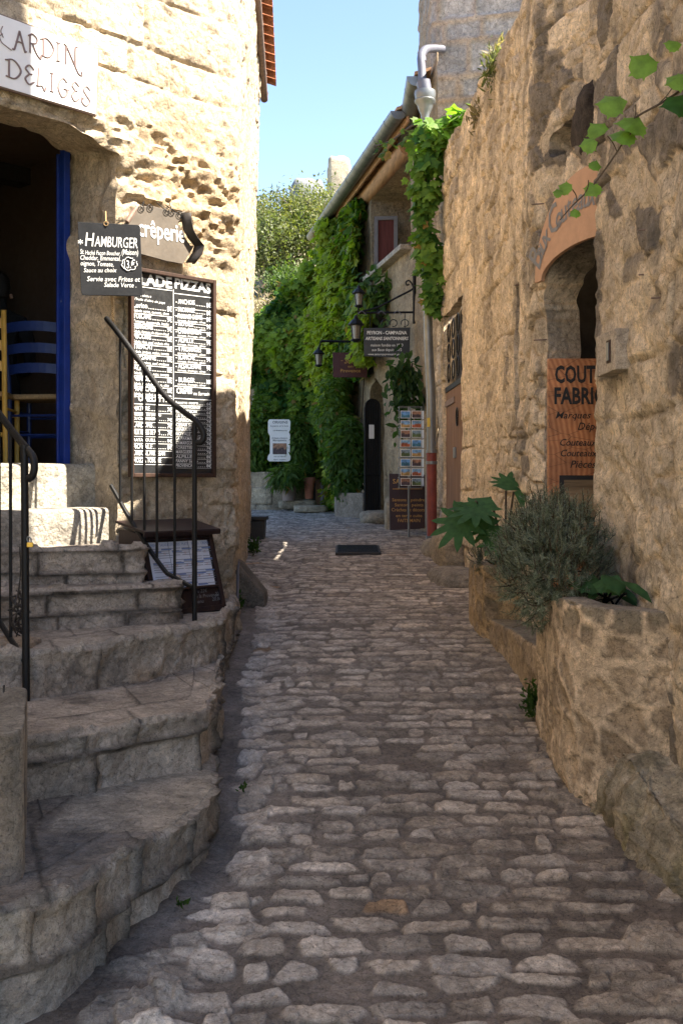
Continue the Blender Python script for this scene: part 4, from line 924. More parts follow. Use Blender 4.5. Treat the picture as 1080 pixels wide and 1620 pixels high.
left = [('Lorion', 486, 22, '8€'), ('TOSCANE', 503, 28, '9€'), ('BERGERE', 519, 31, '9€'), ('NICOISE', 535, 28, '10€'), ('TRENCAT', 551, 31, '10€'), ('PAYSANNE', 568, 36, '10€'), ('ALPILLE', 585, 28, '10€'), ('NIMOISE', 602, 32, '10€'), ('FRANCAISE', 618, 37, '10€')]
subs = ['Salade verte, tomate, thon', 'Tomates, mozzarella, basilic', 'Salade, fromage de chèvre chaud', 'Salade, thon, oeuf, anchois, olive', 'Salade, jambon, melon, tomate', 'Salade, lardons, oeuf, croûtons', 'Salade, poulet, noix, tomate', 'Salade, brandade, tomate, olive', 'Salade, roquefort, noix, jambon']
txl(mb, F, 'nos salades à', (219, 468), (240, 471), 4, hh_, shear=.2); txl(mb, F, "l'huile d'olive de pays", (214, 474), (262, 481), 4, hh_, shear=.2)
for (s_, py, wl, pr), sb in zip(left, subs):
    row(s_, 212, 212 + wl, py, 8.5, pr, 273, off=.012); rule(211, 273, py + 9)
    txl(mb, F, sb, (212, py + 6.5), (268, py + 6.5 + 56 * .13 * (760 - py) / 320), 4.6, hh_, shear=.25, off=.004)
row('* OMELETTES', 212, 272, 634, 11, None, None, off=.02); rule(211, 273, 638.5)
for s_, py, wl, pr in (('NATURE', 649, 26, '7€'), ('FROMAGE OU EPINARD', 657.5, 44, None), ('OU CHAMPIGNON', 664, 36, '7€'), ('LARDONS', 675.5, 30, '7€'), ('AUX HERBES DE PAYS', 687, 42, '7€'), ('RATATOUILLE', 698, 38, '8€'), ('ROYALE', 709.5, 30, '8€'), ('LARDONS, PARMESAN', 720, 50, None), ('MOZZA TOMATE', 731.5, 44, None)):
    row(s_, 212, 212 + wl, py, 7.5 if 'OU' not in s_ else 5, pr, 273, off=.01)
    if 'EPINARD' not in s_: rule(211, 273, py + 3.2, .0025)
right = [('- ANCHOIS', 480, 30, '8€'), ('- FROMAGE', 492.5, 30, '8€'), ('- FROMAGE CHEVRE', 503, 42, '8€'), ('- ROYALE', 515, 28, '9€'), ('- CHAMPIGNON', 527, 40, '9€'), ('- ALPILLE', 541, 28, '9€'), ('- 4 FROMAGES', 555, 40, '10€'), ('- BLANCHE', 568, 30, '9€'), ('- ALSACIENNE', 582, 40, '9€'), ('- BURGER', 604, 30, '10€')]
for s_, py, wl, pr in right:
    row(s_, 279, 279 + wl, py, 7.5, pr, 335, off=.012); rule(277, 335, py + 6.5, .0025)
    if py not in (480, 492.5): txl(mb, F, 'tomate, fromage, olives', (282, py + 5), (326, py + 5 + 5 * (760 - py) / 320), 3.6, hh_, shear=.25)
row('CREPES', 280, 305, 622, 9, None, None, off=.02); txl(mb, F, 'ou Sarrasin', (307, 625), (332, 626), 6, hh_, shear=.2)
rule(277, 335, 611); rule(277, 335, 630)
for i, s_ in enumerate(('beurre sucre', 'JAMBON FROMAGE', 'MIEL CITRON', 'LA SUZETTE', 'POIVRONS', 'CESAR Salade', 'MARIUS', 'ROYALE', 'LA PARMA Salade', 'CAMARGUAISE', 'FORESTIERE', 'MARGUERITE', 'ALPILLE', 'FANNY Salade', 'PROVENCALE')):
    py = 638.5 + i * 7.15; row(s_, 279, 279 + 12 + 1.9 * len(s_), py, 4.8, ('6€', '7€', '7€', '7€', '8€', '9€')[min(5, i // 3)], 335, off=.006)
    rule(277, 335, py + 1.8, .0015)
mb.bar(F.pt(*F.loc(275, 458), hh_), F.pt(*F.loc(275.2, 735), hh_), .002, .004, F.u)
mb.build('chalk_lettering', M['chalk'], mbd)

# ---- leaning menu stand on the landing
ms = thing('menu_stand', 'dark wooden lectern menu case leaning against the wall behind the black railing', 'menu stand', CORN.tolist() + [0])
ms.location = Vector(list(fpt(330, None, .3)[:2]) + [.845])
def msp(a, off, z): q = np.array([CORN[0], CORN[1], 0]) + FU * a + FN * off; q[2] = z; return q
aR, aLm = -.475, -.99
for a in (aR, aLm):
    mb = MB()
    s_ = .03 if a == aR else -.03
    vs = [msp(a - s_ * 0, .47, .845), msp(a, .33, 1.30), msp(a, .12, 1.32), msp(a, .12, .845)]; vs2 = [v - FU * s_ for v in vs]
    mb.add(vs + vs2, [(0, 1, 2, 3), (7, 6, 5, 4), (0, 4, 5, 1), (1, 5, 6, 2), (2, 6, 7, 3), (3, 7, 4, 0)]); mb.build('side_panel', M['darkwood'], ms, bevel=.003)
SF = Frame((msp(0, .47, .845)), FU, msp(0, .33, 1.30) - msp(0, .47, .845)); Lh = np.linalg.norm(msp(0, .33, 1.30) - msp(0, .47, .845))
mb = MB(); am, aw = (aR + aLm) / 2, aR - aLm - .062
mb.box(SF.pt(am, Lh / 2, -.03), (aw, Lh, .03), SF); mb.build('back_panel', M['darkwood'], ms)
for yy_, hh2 in ((.015, .03), (Lh - .02, .04), (.145, .014)): mb = MB(); mb.box(SF.pt(am, yy_, -.003), (aw, hh2, .028), SF); mb.build('frame_rail', M['darkwood'], ms, bevel=.002)
LF = Frame(msp(am, .25, 1.335), FU, norm(msp(0, .12, 1.365) - msp(0, .38, 1.315)))
mb = MB(); mb.box(LF.o, (aR - aLm + .03, .29, .014), LF); mb.box(LF.pt(0, -.142, -.012), (aR - aLm + .03, .012, .026), LF); mb.build('lid', M['darkwood'], ms, bevel=.003)
for i in range(3):
    wq = (aw - .02) / 3; a = aLm + .04 + wq * (i + .5); pg = MB(); pg.box(SF.pt(a, .29, -.011), (wq - .004, .27, .002), SF); pp = pg.build('paper', M['paper'], ms)
    tx = MB(); ti = MB(); to = MB()
    for c_ in range(2):
        x = a - wq / 2 + .018 + c_ * wq / 2
        txt(ti, SF, ('MENU', 'SALADES', 'ENTREES', 'PLATS', 'PIZZAS', 'CREPES')[i * 2 + c_], x + .03, .40, .022, -.0085, sx=.8)
        for k in range(17):
            if (k * 7 + i) % 6 == 5: continue
            ln = R.uniform(.05, .085); tx.box(SF.pt(x + ln / 2, .385 - k * .0135, -.0088), (ln, .0034, .001), SF)
            if (k + c_) % 5 == 1: ti.box(SF.pt(x + .036, .3795 - k * .0135, -.0086), (.07, .006, .001), SF)
        for k in range(3): txt(to, SF, ('12', '15', '18')[k], x + .09, .35 - k * .07, .018, -.0085)
    tx.build('printed_lines', M['bluegrey'], pp); ti.build('headings', M['blueink'], pp); to.build('prices', M['redink'], pp)
mb = MB()
for s_, x, y in (('au 22€', -.63, .115), ('de la Provençal', -.60, .085), ('menu', -.66, .055), ('20.00', -.53, .06), ('22.00', -.50, .09)): txt(mb, SF, s_, x, y, .03, -.012, shear=.25)
mb.build('chalk_lettering', M['greytext'], ms)

# ------------------------------------------------------------------ railings
def dR(px): return 5.84 + (308 - px) / 138 * .38
rl = thing('stair_railing', 'black iron railing sloping down in front of the menu board', 'railing', P(308, 983, 5.83))
mb = MB(); mb.tube(spline([P(x, y, d) for x, y, d in [(169, 504, 6.30), (190, 530, dR(190)), (228, 581, dR(228)), (262, 627, dR(262)), (290, 651, dR(290)), (308, 664, 5.83), (318, 676, 5.82), (323, 690, 5.81), (318, 700, 5.81), (311, 700, 5.82)]], 6), .0165, 10); mb.build('handrail', M['iron'], rl, smooth=True)
mb = MB(); mb.tube(spline([P(x, y, d) for x, y, d in [(176, 768, 6.25), (215, 836, dR(215)), (258, 899, dR(258)), (272, 911, dR(272)), (308, 931, 5.83)]], 5), .013, 8); mb.build('lower_rail', M['iron'], rl, smooth=True)
mb = MB(); mb.tube([P(308, 668, 5.83), P(308, 985, 5.83)], .014, 10); mb.build('post', M['iron'], rl, smooth=True)
lo = lambda px: np.interp(px, [178, 215, 262, 308], [772, 838, 903, 930])
for px in (190.5, 209, 228.5, 248.5, 276.5):
    yt = np.interp(px, [170, 262, 308], [505, 627, 664]); mb = MB(); mb.tube([P(px, yt, dR(px)), P(px, lo(px), dR(px))], .008, 8); mb.build('baluster', M['iron'], rl, smooth=True)
rl = thing('stair_railing', 'black iron railing rising past the doorway, its post curled at the top', 'railing', P(41, 1108, 4.7))
mb = MB(); mb.tube(spline([P(x, y, d) for x, y, d in [(-120, 505, 6.3), (-40, 604, 5.5), (0, 656, 5.14), (28, 692, 4.85), (42, 709, 4.72), (52, 722, 4.68), (55, 738, 4.66), (52, 752, 4.66), (45, 758, 4.67)]], 6), .0165, 10); mb.build('handrail', M['iron'], rl, smooth=True)
mb = MB(); mb.tube([P(x, y, d) for x, y, d in [(-120, 800, 6.2), (0, 984, 5.12), (40, 1047, 4.7)]], .013, 8); mb.build('lower_rail', M['iron'], rl, smooth=True)
mb = MB(); mb.tube([P(39, 704, 4.71), P(42, 1109, 4.7)], .0165, 10); mb.build('post', M['iron'], rl, smooth=True)
for px, d, a, b in ((17, 4.93, 678, 1012), (-1, 5.13, 655, 985), (-30, 5.4, 616, 940), (-60, 5.68, 579, 893)):
    mb = MB(); mb.tube([P(px, a, d), P(px + .6, b, d)], .008, 8); mb.build('baluster', M['iron'], rl, smooth=True)
pk = thing('padlock', 'small brass padlock hooked on the railing post', 'padlock', P(47, 860, 4.68))
mb = MB(); mb.box(P(48, 862, 4.675), (.028, .022, .012)); mb.build('body', M['brass'], pk, bevel=.003)
mb = MB(); mb.tube(spline([P(45, 858, 4.675), P(43, 853, 4.675), P(45, 849, 4.675), P(49, 852, 4.675), P(50, 858, 4.675)], 4), .003, 6); mb.build('shackle', M['zinc'], pk, smooth=True)
wb = MB(); cpt = P(30, 975, 4.85)
for i in range(9): wb.tube(spline([cpt + np.array([R.gauss(0, .018), R.gauss(0, .02), .10 - .035 * k + R.gauss(0, .01)]) for k in range(6)], 4), .0035, 5)
wb.tube(spline([P(32, 865, 4.8), P(33, 905, 4.82), P(29, 945, 4.85)], 6), .003, 5)
tag(wb.build('cord_bundle', M['darktin'], None, smooth=True), 'bundle of dark cord hanging from the railing near the post', 'cord')

# ------------------------------------------------------------------ pier, corner stones, bin, conduit
pr = thing('stone_pier', 'low stained plaster pier at the bottom of the stone steps', 'pier', (-1.4, 3.5, .4))
n = 40
lipx = [(-2.2, 3.16), (-1.02, 3.17), (-.955, 3.18), (-.945, 3.22), (-1.12, 3.86)]
def pierlook(S, G, riser):
    C = np.tile(np.array((.42, .35, .27)), G.shape[:2] + (1,)); st_ = sst(0, .4, fbm(S * 5, G[..., 2] * 1.2, 0, 4, 3))
    C = lerp(C, np.array((.17, .145, .12)), st_ * .8 * riser); C = lerp(C, np.array((.31, .275, .22)), 1 - riser); return -.004 * st_, C
lp_ = ledge('body', pr, lipx, [(-2.2, 3.9), (-1.3, 3.88), (-1.25, 3.87), (-1.2, 3.87), (-1.16, 3.87)], .2, .86, M['step'], pierlook, 9, .015, .006)
hk = MB(); hk.tube([P(2, 1158, 3.3), P(3, 1232, 3.2)], .009, 8); hk.tube([P(7, 1085, 3.9), P(5, 1130, 3.5), P(4, 1160, 3.3)], .004, 5); hk.build('iron_hook', M['iron'], pr, smooth=True)
o = boulder('coping_stone', P(22, 1022, 5.0), (.22, .22, .075), (.36, .28, .20), 13, 'step', flat=.45); tag(o, 'small tan coping stone behind the railing post foot', 'coping stone')
ws = thing('guard_stone', 'wedge-shaped grey guard stone against the house corner', 'guard stone', (-.68, 7.9, .7))
y0_, y1_ = 7.75, 8.15
WF = Frame((0, y0_, 0), (1, 0, 0)); outl = [(-.80, .55), (-.80, 1.02), (-.74, 1.0), (-.66, .90), (-.56, .78), (-.53, .62), (-.53, .55)]
me_ = MB(); me_.prism(outl, WF, -.40, 0); o = me_.build('stone', stone_mat('grey_guard_stone', (.17, .15, .125), 2.5, (.6, 1.3), (.07, .065, .06), (.5, .7), .8), ws, bevel=.02)
cd = MB(); cd.tube(spline([P(377, 888, 7.35), P(376, 930, 7.3), P(375.5, 957, 7.25)], 4), .010, 8); tag(cd.build('conduit', M['pvc'], None, smooth=True), 'thin pale conduit fixed on the house corner', 'pipe')
bn = thing('stone_trough', 'small dark stone trough by the left wall up the street', 'trough', P(411, 855, 11.5))
bF = Frame((P(410, 840, 11.4)[0] - .02, 11.45, 0), (1, 0, 0)); zb_ = float(gz(11.4)) - .05
mb = MB(); mb.prism([(-.09, zb_), (.06, zb_), (.075, zb_ + .26), (-.10, zb_ + .26)], bF, -.3, 0); mb.build('body', M['darktin'], bn, bevel=.01)
mb = MB(); mb.box(bF.pt(-.01, zb_ + .28, -.15), (.21, .04, .34), bF); mb.build('rim', M['darktin'], bn, bevel=.006)

# ------------------------------------------------------------------ chairs and guest in the room behind the blue doorway
def chair(label, mat, loc, rz):
    t = thing('ladderback_chair', label, 'chair', loc, 'chairs inside the doorway'); t.rotation_euler = (0, 0, rz); t.location = (0, 0, 0); t.rotation_euler = (0, 0, 0)
    for s_ in (-1, 1):
        b = MB(); b.tube(spline([(s_ * .19, -.17, 0), (s_ * .185, -.18, .45), (s_ * .19, -.22, .75), (s_ * .195, -.27, .98)], 4), [.017] * 13, 8); b.build('back_leg', mat, t, smooth=True)
        b = MB(); b.tube([(s_ * .20, .18, 0), (s_ * .20, .18, .47)], .017, 8); b.build('front_leg', mat, t, smooth=True)
    for z, y in ((.90, -.25), (.76, -.225), (.63, -.205)):
        b = MB(); V = []
        for i in range(9):
            x = -.18 + .36 * i / 8; yy_ = y - .03 * (1 - (x / .18) ** 2)
            for dz in (-.032, .032): V += [(x, yy_, z + dz + .012 * (1 - (x / .18) ** 2)), (x, yy_ + .012, z + dz + .012 * (1 - (x / .18) ** 2))]
        fs = []
        for i in range(8):
            k = i * 4; fs += [(k, k + 4, k + 6, k + 2), (k + 1, k + 3, k + 7, k + 5), (k + 2, k + 6, k + 7, k + 3), (k, k + 1, k + 5, k + 4)]
        fs += [(0, 2, 3, 1), (32, 33, 35, 34)]; b.add(V, fs); b.build('back_slat', mat, t)
    b = MB(); b.box((0, 0, .455), (.40, .37, .035), Frame((0, 0, 0), (1, 0, 0), (0, 1, 0))); b.build('seat', M['straw'], t, bevel=.012)
    for z in (.2, .33):
        for a, c_ in (((-.2, .18, z), (.2, .18, z)), ((-.19, -.17, z), (.19, -.17, z)), ((-.195, -.17, z + .03), (-.2, .18, z + .03)), ((.195, -.17, z + .03), (.2, .18, z + .03))):
            b = MB(); b.tube([a, c_], .009, 6); b.build('stretcher', mat, t, smooth=True)
    t.location = Vector([float(x) for x in loc]); t.rotation_euler = (0, 0, rz); return t
q = P(74, 560, 7.35); chair('blue ladder-back chair with straw seat seen through the doorway', M['bluewood'], (q[0], 7.35, 1.701), -.12)
q = P(-30, 560, 7.1); chair('yellow ladder-back chair beside the blue chair inside the doorway', M['yellowwood'], (q[0], 7.1, 1.701), .12)
for px, sz in ((21, (.15, .20)), (91, (.15, .20))):
    Fb = Frame(DF.pt(0, 0, -3.53), FU); x, y = Fb.loc(px, 398 + (6 if px > 50 else 0))
    fr_ = thing('picture_frame', 'small dark framed picture on the back wall, ' + ('nearer the blue door frame' if px > 50 else 'farther from the blue door frame'), 'picture', Fb.pt(x, y))
    b = MB(); b.box(Fb.pt(x, y, .01), (*sz, .02), Fb); b.build('frame', M['frame'], fr_, bevel=.003)
    b = MB(); b.box(Fb.pt(x, y, .022), (sz[0] * .7, sz[1] * .7, .004), Fb); b.build('picture', M['rust'], fr_)
def person():
    t = thing('person', 'person in a black top sitting with back turned inside the dark doorway', 'person', (0, 0, 0))
    bm = [('pelvis', (0, 0, .55), .15), ('waist', (0, -.02, .72), .135), ('chest', (0, .0, .95), .165), ('neck0', (0, .02, 1.10), .10), ('neck', (0, .03, 1.17), .058), ('head', (0, .05, 1.26), .085), ('crown', (0, .05, 1.36), .088), ('top', (0, .045, 1.43), .05)]
    V = [b[1] for b in bm]; Rr = [b[2] for b in bm]; E = [(i, i + 1) for i in range(7)]
    def chain(start, pts):
        p = start
        for c_, r_ in pts: V.append(c_); Rr.append(r_); E.append((p, len(V) - 1)); p = len(V) - 1
        return p
    for s_ in (-1, 1):
        h = chain(3, [((s_ * .16, 0, 1.07), .075), ((s_ * .22, .02, .95), .058), ((s_ * .24, .06, .78), .046), ((s_ * .21, .22, .72), .038), ((s_ * .17, .34, .74), .028)])
        chain(h, [((s_ * .16, .38, .74), .030), ((s_ * .155, .42, .735), .026)])
        for k in range(4): chain(len(V) - 1 if k == 0 else h + 2, [((s_ * (.13 + .018 * k), .455, .735), .009), ((s_ * (.13 + .018 * k), .485 + .008 * (k in (1, 2)), .725), .008), ((s_ * (.13 + .018 * k), .50 + .01 * (k in (1, 2)), .712), .007)])
        chain(h + 1, [((s_ * .12, .385, .75), .011), ((s_ * .105, .42, .745), .009)])
        chain(0, [((s_ * .09, .05, .53), .10), ((s_ * .12, .28, .55), .085), ((s_ * .13, .46, .54), .065), ((s_ * .13, .46, .30), .055), ((s_ * .13, .43, .09), .042), ((s_ * .135, .50, .045), .04), ((s_ * .14, .60, .035), .035)])
    me = bpy.data.meshes.new('body'); me.from_pydata(V, E, []); o = link('body', me, M['shirt'], t)
    o.modifiers.new('skin', 'SKIN'); sk = me.skin_vertices[0].data if me.skin_vertices else None
    if sk is None:
        import bmesh; b = bmesh.new(); b.from_mesh(me); L_ = b.verts.layers.skin.verify(); b.to_mesh(me); b.free(); sk = me.skin_vertices[0].data
    for i, r_ in enumerate(Rr): sk[i].radius = (r_, r_)
    sk[0].use_root = True
    s2 = o.modifiers.new('sub', 'SUBSURF'); s2.levels = s2.render_levels = 1
    hb = MB(); hb.lathe((0, .035, 1.28), [(.03, -.06), (.085, -.02), (.098, .05), (.09, .12), (.05, .165), (.01, .178)], 16); hb.build('hair', M['hair'], t, smooth=True)
    fc = MB(); fc.lathe((0, .115, 1.28), [(.012, -.10), (.05, -.075), (.062, -.02), (.06, .05), (.02, .09)], 14); fc.tube([(0, .17, 1.30), (0, .195, 1.265), (0, .175, 1.255)], [.008, .013, .008], 6)
    for s_ in (-1, 1): fc.tube([(s_ * .098, .05, 1.29), (s_ * .105, .045, 1.26)], .012, 6)
    fc.build('face', M['skin'], t, smooth=True)
    return t
pn = person(); q = P(-4, 560, 8.0); pn.location = (q[0], 8.0, 1.70); pn.rotation_euler = (0, 0, .35)
stl = thing('wooden_stool', 'dark stool under the seated person', 'stool', (0, 0, 0))
b = MB(); b.lathe((0, 0, .40), [(.17, 0), (.18, .02), (.17, .04)], 18); b.build('seat', M['darkwood'], stl, smooth=True)
for a in (.8, 2.4, 3.9, 5.5): b = MB(); b.tube([(.11 * math.cos(a), .11 * math.sin(a), .41), (.17 * math.cos(a), .17 * math.sin(a), 0)], .016, 8); b.build('leg', M['darkwood'], stl, smooth=True)
stl.location = pn.location

# ------------------------------------------------------------------ boards on the right house
ks = thing('knife_shop_sign', 'tall wood-grain panel lettered COUT and FABRI in the arched opening', 'sign', (1.4, 6.08, .5))
F = Frame((1.45, 6.08, 0), (1, .02, 0)); x0 = F.loc(866, 600)[0]; y1 = F.loc(880, 567)[1]
m, t, b = mat_new('sawn_wood'); tc = nd(t, 'ShaderNodeTexCoord'); mp = nd(t, 'ShaderNodeMapping'); mp.inputs['Location'].default_value = (.25, 0, -1.62); t.links.new(tc.outputs['Object'], mp.inputs[0])
n1 = noise(t, mp.outputs[0], 7, 5); wv = nd(t, 'ShaderNodeTexWave'); wv.wave_type = 'RINGS'; wv.rings_direction = 'Y'; wv.inputs['Scale'].default_value = 11; wv.inputs['Distortion'].default_value = 3; wv.inputs['Detail'].default_value = 4; t.links.new(mp.outputs[0], wv.inputs[0])
vo = nd(t, 'ShaderNodeTexVoronoi'); vo.feature = 'DISTANCE_TO_EDGE'; vo.inputs['Scale'].default_value = 6; mp2 = nd(t, 'ShaderNodeMapping'); mp2.inputs['Scale'].default_value = (.8, 1, 2.2); mp2.inputs['Rotation'].default_value = (0, .5, 0); t.links.new(mp.outputs[0], mp2.inputs[0]); t.links.new(mp2.outputs[0], vo.inputs['Vector'])
c_ = mixc(t, 'MIX', wv.outputs[0], (.34, .12, .042), (.50, .215, .085)); c_ = mixc(t, 'MULTIPLY', 1., c_, comb(t, rmap(t, n1, .3, .7, .6, 1.3))); c_ = mixc(t, 'MIX', rmap(t, vo.outputs[0], .0, .018, .75, 0), c_, (.03, .012, .006))
t.links.new(c_, b.inputs['Base Color']); b.inputs['Roughness'].default_value = .5; M['panelwood'] = m
mb = MB(); mb.box(F.pt(x0 + .29, (y1 + .98) / 2, -.012), (.58, y1 - .98, .024), F); mb.build('board', M['panelwood'], ks, bevel=.003)
mb = MB()
def rowk(s, px0, px1, py, cap, **k): txl(mb, F, s, (px0, py), (px1, py), cap, .003, **k)
rowk('COUTEAUX', 877, 1000, 605, 27, off=.03); rowk('FABRICANT', 876, 1008, 638.5, 26, off=.03)
rowk('Marques et', 878, 952, 662, 11, shear=.3, off=.006); rowk('Dépôt', 913, 955, 680, 12, shear=.3, off=.006)
rowk('Couteaux', 885, 943, 705, 11, shear=.3, off=.008); rowk('Couteaux', 886, 944, 722, 11, shear=.3, off=.008); rowk('Pièces', 901, 942, 740, 12, shear=.3, off=.008)
mb.build('lettering', M['blacktext'], ks)
mb = MB(); a = F.loc(884, 752); mb.box(F.pt(a[0] + .19, a[1] - .13, .003), (.38, .26, .006), F); fp = mb.build('photo_plate', M['blacktext'], ks)
mb = MB(); mb.box(F.pt(a[0] + .19, a[1] - .13, .008), (.33, .21, .003), F); mb.build('photo', wood_mat('photo_tone', (.32, .22, .12), .3, 'X', .5), fp)

ac = thing('arch_sign', 'terracotta arch-shaped board with grey script over the arched opening', 'sign', (1.25, 5.95, 2.7))
dr_ = norm(np.r_[diag(0) - diag(1), 0]); AF = Frame([*(diag(.55) + np.array([-.055, -.02])), 0], -dr_)
if AF.n[1] > 0: AF = Frame(AF.o, -AF.r)
apx = AF.loc(926, 265); ain = AF.loc(926, 380); bot = AF.loc(851, 447)
cxA = apx[0]; ro, ri = apx[1], ain[1]; W_o = abs(AF.loc(848, 430)[0] - cxA); W_i = abs(AF.loc(858, 450)[0] - cxA); yb_ = bot[1]
outer = [(cxA + W_o * math.sin(a), yb_ + (ro - yb_) * math.cos(a)) for a in np.linspace(-math.pi / 2, math.pi / 2, 41)]
inner = [(cxA + W_i * math.sin(a), yb_ + (ri - yb_) * math.cos(a)) for a in np.linspace(math.pi / 2, -math.pi / 2, 41)]
mb = MB(); mb.prism(outer + inner, AF, -.012, .012); mb.build('board', M['terracotta'], ac, bevel=.002)
mb = MB()
def arcw(s, a0, a1, size):
    n_ = len(s)
    for i, ch in enumerate(s):
        if ch == ' ': continue
        a = a0 + (a1 - a0) * i / (n_ - 1); rx, rz = (W_o + W_i) / 2 * .965, ((ro + ri) / 2 - yb_) * .93
        x, y = cxA + rx * math.sin(a), yb_ + rz * math.cos(a); ro_ = math.atan2(-rz * math.sin(a), rx * math.cos(a))
        txt(mb, AF, ch, x, y, size * (1.5 if ch in 'BC' else 1.15), .015, sx=.8, rot=ro_, shear=.2, off=.01)
arcw('Baux Couteaux', -1.24, .16, .15); mb.build('lettering', M['greytext'], ac)
wd_ = norm((.058, -1, 0)); PF = Frame([*np.array([1.262, 5.03]) - np.array([.075, 0]), 0], wd_)
o = boulder('hole_backing', P(911, 192, 5.78) + np.array([.94, .33, 0]) * .21, (.36, .5, .40), (.12, .09, .07), 55, 'hole_dark', flat=.5); tag(o, 'dark lump standing in for the shade in a hole of the ochre wall above the arch board', 'stone')  # dark lump behind the hole, put there as its shade
pq = thing('meter_plaque', 'small square stone-coloured plaque on the wall beside the arched opening', 'plaque', PF.pt(0, 2.1))
pts = poly_px(PF, [(946, 533), (977, 519), (977, 584), (947, 597)])
mb = MB(); mb.prism(pts[::-1], PF, -.10, .012); mb.build('cover', M['plaster'], pq, bevel=.004)
mb = MB(); cq = np.mean(pts, 0); mb.box(PF.pt(cq[0] + .05, cq[1], .014), (.05, .10, .006), PF); mb.build('slot_frame', M['frame'], pq)
mb = MB(); mb.box(PF.pt(cq[0] + .05, cq[1], .019), (.03, .08, .006), PF); mb.build('slot', M['zinc'], pq)
for px, py, d in ((1030, 433, 4.5), (848, 322, 6.25), (823, 450, 6.8), (862, 537, 6.2), (1048, 470, 4.35), (1018, 362, 4.5)):
    q = P(px, py, d); o = MB(); x_ = (1.295 - .0583 * (d - 4.1)) if d < 5.3 else 1.135 - .0223 * (d - 6.3)
    o.tube([(x_ + .04, d, q[2]), (x_ - .035, d + .005, q[2] - .004)], .004, 6)
    tag(o.build('wall_nail', M['rust'], None, smooth=True), 'rusty nail stub sticking out of the rough ochre wall', 'nail', 'rusty nails in the rough wall')

# ------------------------------------------------------------------ tower behind the right house
TP = [(1.0, 14.2), (.985, 12.0), (2.6, 11.55)]
tw = thing('stone_tower', 'grey limestone block tower rising behind the ochre house', 'tower', (1.6, 12.6, 1))
G, S, Z = sheet_grid(TP, 2.2, 9.6, .03, .03, soft=1)
e, idr = courses(S, Z + .02 * fbm(S * 2, Z * 2, 0, 2, 4), .33, .46, 77)
stn = sst(.012, .045, e + .014 * fbm(S * 7, Z * 7, 0, 3, 5))
D = .028 * stn * (.6 + .8 * idr) + .014 * fbm(S * 4, Z * 4, 0, 4, 6)
C = lerp(np.array((.36, .28, .20)), lerp((.29, .265, .235), (.41, .37, .32), idr), stn)
grid_mesh('wall', G, M['tower'], tw, D, C, flip=True, sharp=60)
bk_ = MB(); bk_.box((2.0, 13.1, 5.9), (1.9, 2.2, 7.3), Frame((0, 0, 0), (1, 0, 0), (0, 1, 0))); bk_.build('core', M['plaster'], tw)
pv = thing('vent_pipe', 'grey plastic pipe bending out of the tower above the gutter hopper', 'pipe', P(680, 100, 11.6))
mb = MB(); mb.tube(spline([P(700, 78, 11.95), P(684, 77, 11.8), P(672, 79, 11.65), P(666, 90, 11.55), P(667, 110, 11.5), P(668, 132, 11.45)], 5), .044, 14); mb.build('elbow', M['pvc'], pv, smooth=True)
mb = MB(); mb.tube([P(666.5, 91, 11.55), P(667, 98, 11.54)], .049, 14); mb.tube([P(668, 126, 11.46), P(668, 136, 11.45)], .049, 14); mb.build('collar', M['pvc'], pv, smooth=True)

# ------------------------------------------------------------------ second house on the right with the loggia
H2 = [(1.0, 11.22), (.9, 13.0), (.54, 15.0), (-.13, 18.72), (-.05, 18.85), (1.5, 19.6)]
h2 = thing('loggia_house', 'old plastered house with loggia, arched gateway and creeper beyond the downpipe', 'house', (1.2, 15, 1))
G, S, Z = sheet_grid(H2, .8, 6.05, .026, .026, soft=2)
e, idr = courses(S, Z + .03 * fbm(S, Z, 0, 3, 4), .30, .5, 99)
pk_ = fbm(S * 3.2, Z * 3.2, 0, 4, 12)
D = .022 * fbm(S * 1.5, Z * 1.5, 0, 4, 11) - .035 * sst(.05, .45, pk_) * sst(3.6, 3.0, Z) - .010 * (1 - sst(.002, .02, e)) * sst(2.8, 3.4, Z) + .014 * (idr - .5) * sst(2.8, 3.4, Z) + .012 * fbm(S * 9, Z * 9, 0, 3, 15) * sst(3.6, 3.0, Z)
C = lerp((.42, .31, .19), (.36, .28, .18), sst(-.3, .4, fbm(S * .9, Z * .9, 0, 4, 13)))
C = C * (1 + .22 * (idr - .5) * sst(2.8, 3.4, Z))[..., None]; C = lerp(C, np.array((.26, .20, .13)), sst(.1, .5, pk_) * .5 * sst(3.6, 3.0, Z))
sm, zm = mids(S), mids(Z); ym = mids(G[..., 1])
ga, gb = 14.80, 15.92; gc = (ga + gb) / 2; gtop = 2.45 + .60 * np.sqrt(np.clip(1 - ((ym - gc) / ((gb - ga) / 2)) ** 2, 0, 1))
hole = (ym > ga) & (ym < gb) & (zm < gtop) & (sm < 8)
hole |= (ym > 13.3) & (ym < 15.6) & (zm > 4.46) & (zm < 5.66) & (sm < 8)
mask = ~hole
def keep2(a, b, B): m_ = (a + b) / 2; return (m_[:, 1] > 13.1) & (m_[:, 1] < 16.2) & (m_[:, 2] < 5.8) & (m_[:, 2] > .9)
def dep2(V): return np.where(V[:, 2] > 4, 1.3, .45)
grid_mesh('wall', G, M['rubble2'], h2, D, C, mask, (dep2, 8, keep2), flip=True, sharp=60, inward=np.array([.984, .177, 0]), jitter=.01)
WX = Frame((0, 0, 0), (1, 0, 0), (0, 1, 0))
dk_ = MB(); dk_.box((1.35, 15.5, 2.1), (.1, 1.7, 2.6), WX); dk_.box((1.0, 16.2, 2.1), (.9, .1, 2.6), WX); dk_.box((1.1, 15.4, 3.35), (.8, 1.8, .1), WX); dk_.build('passage', M['roomdark'], h2)
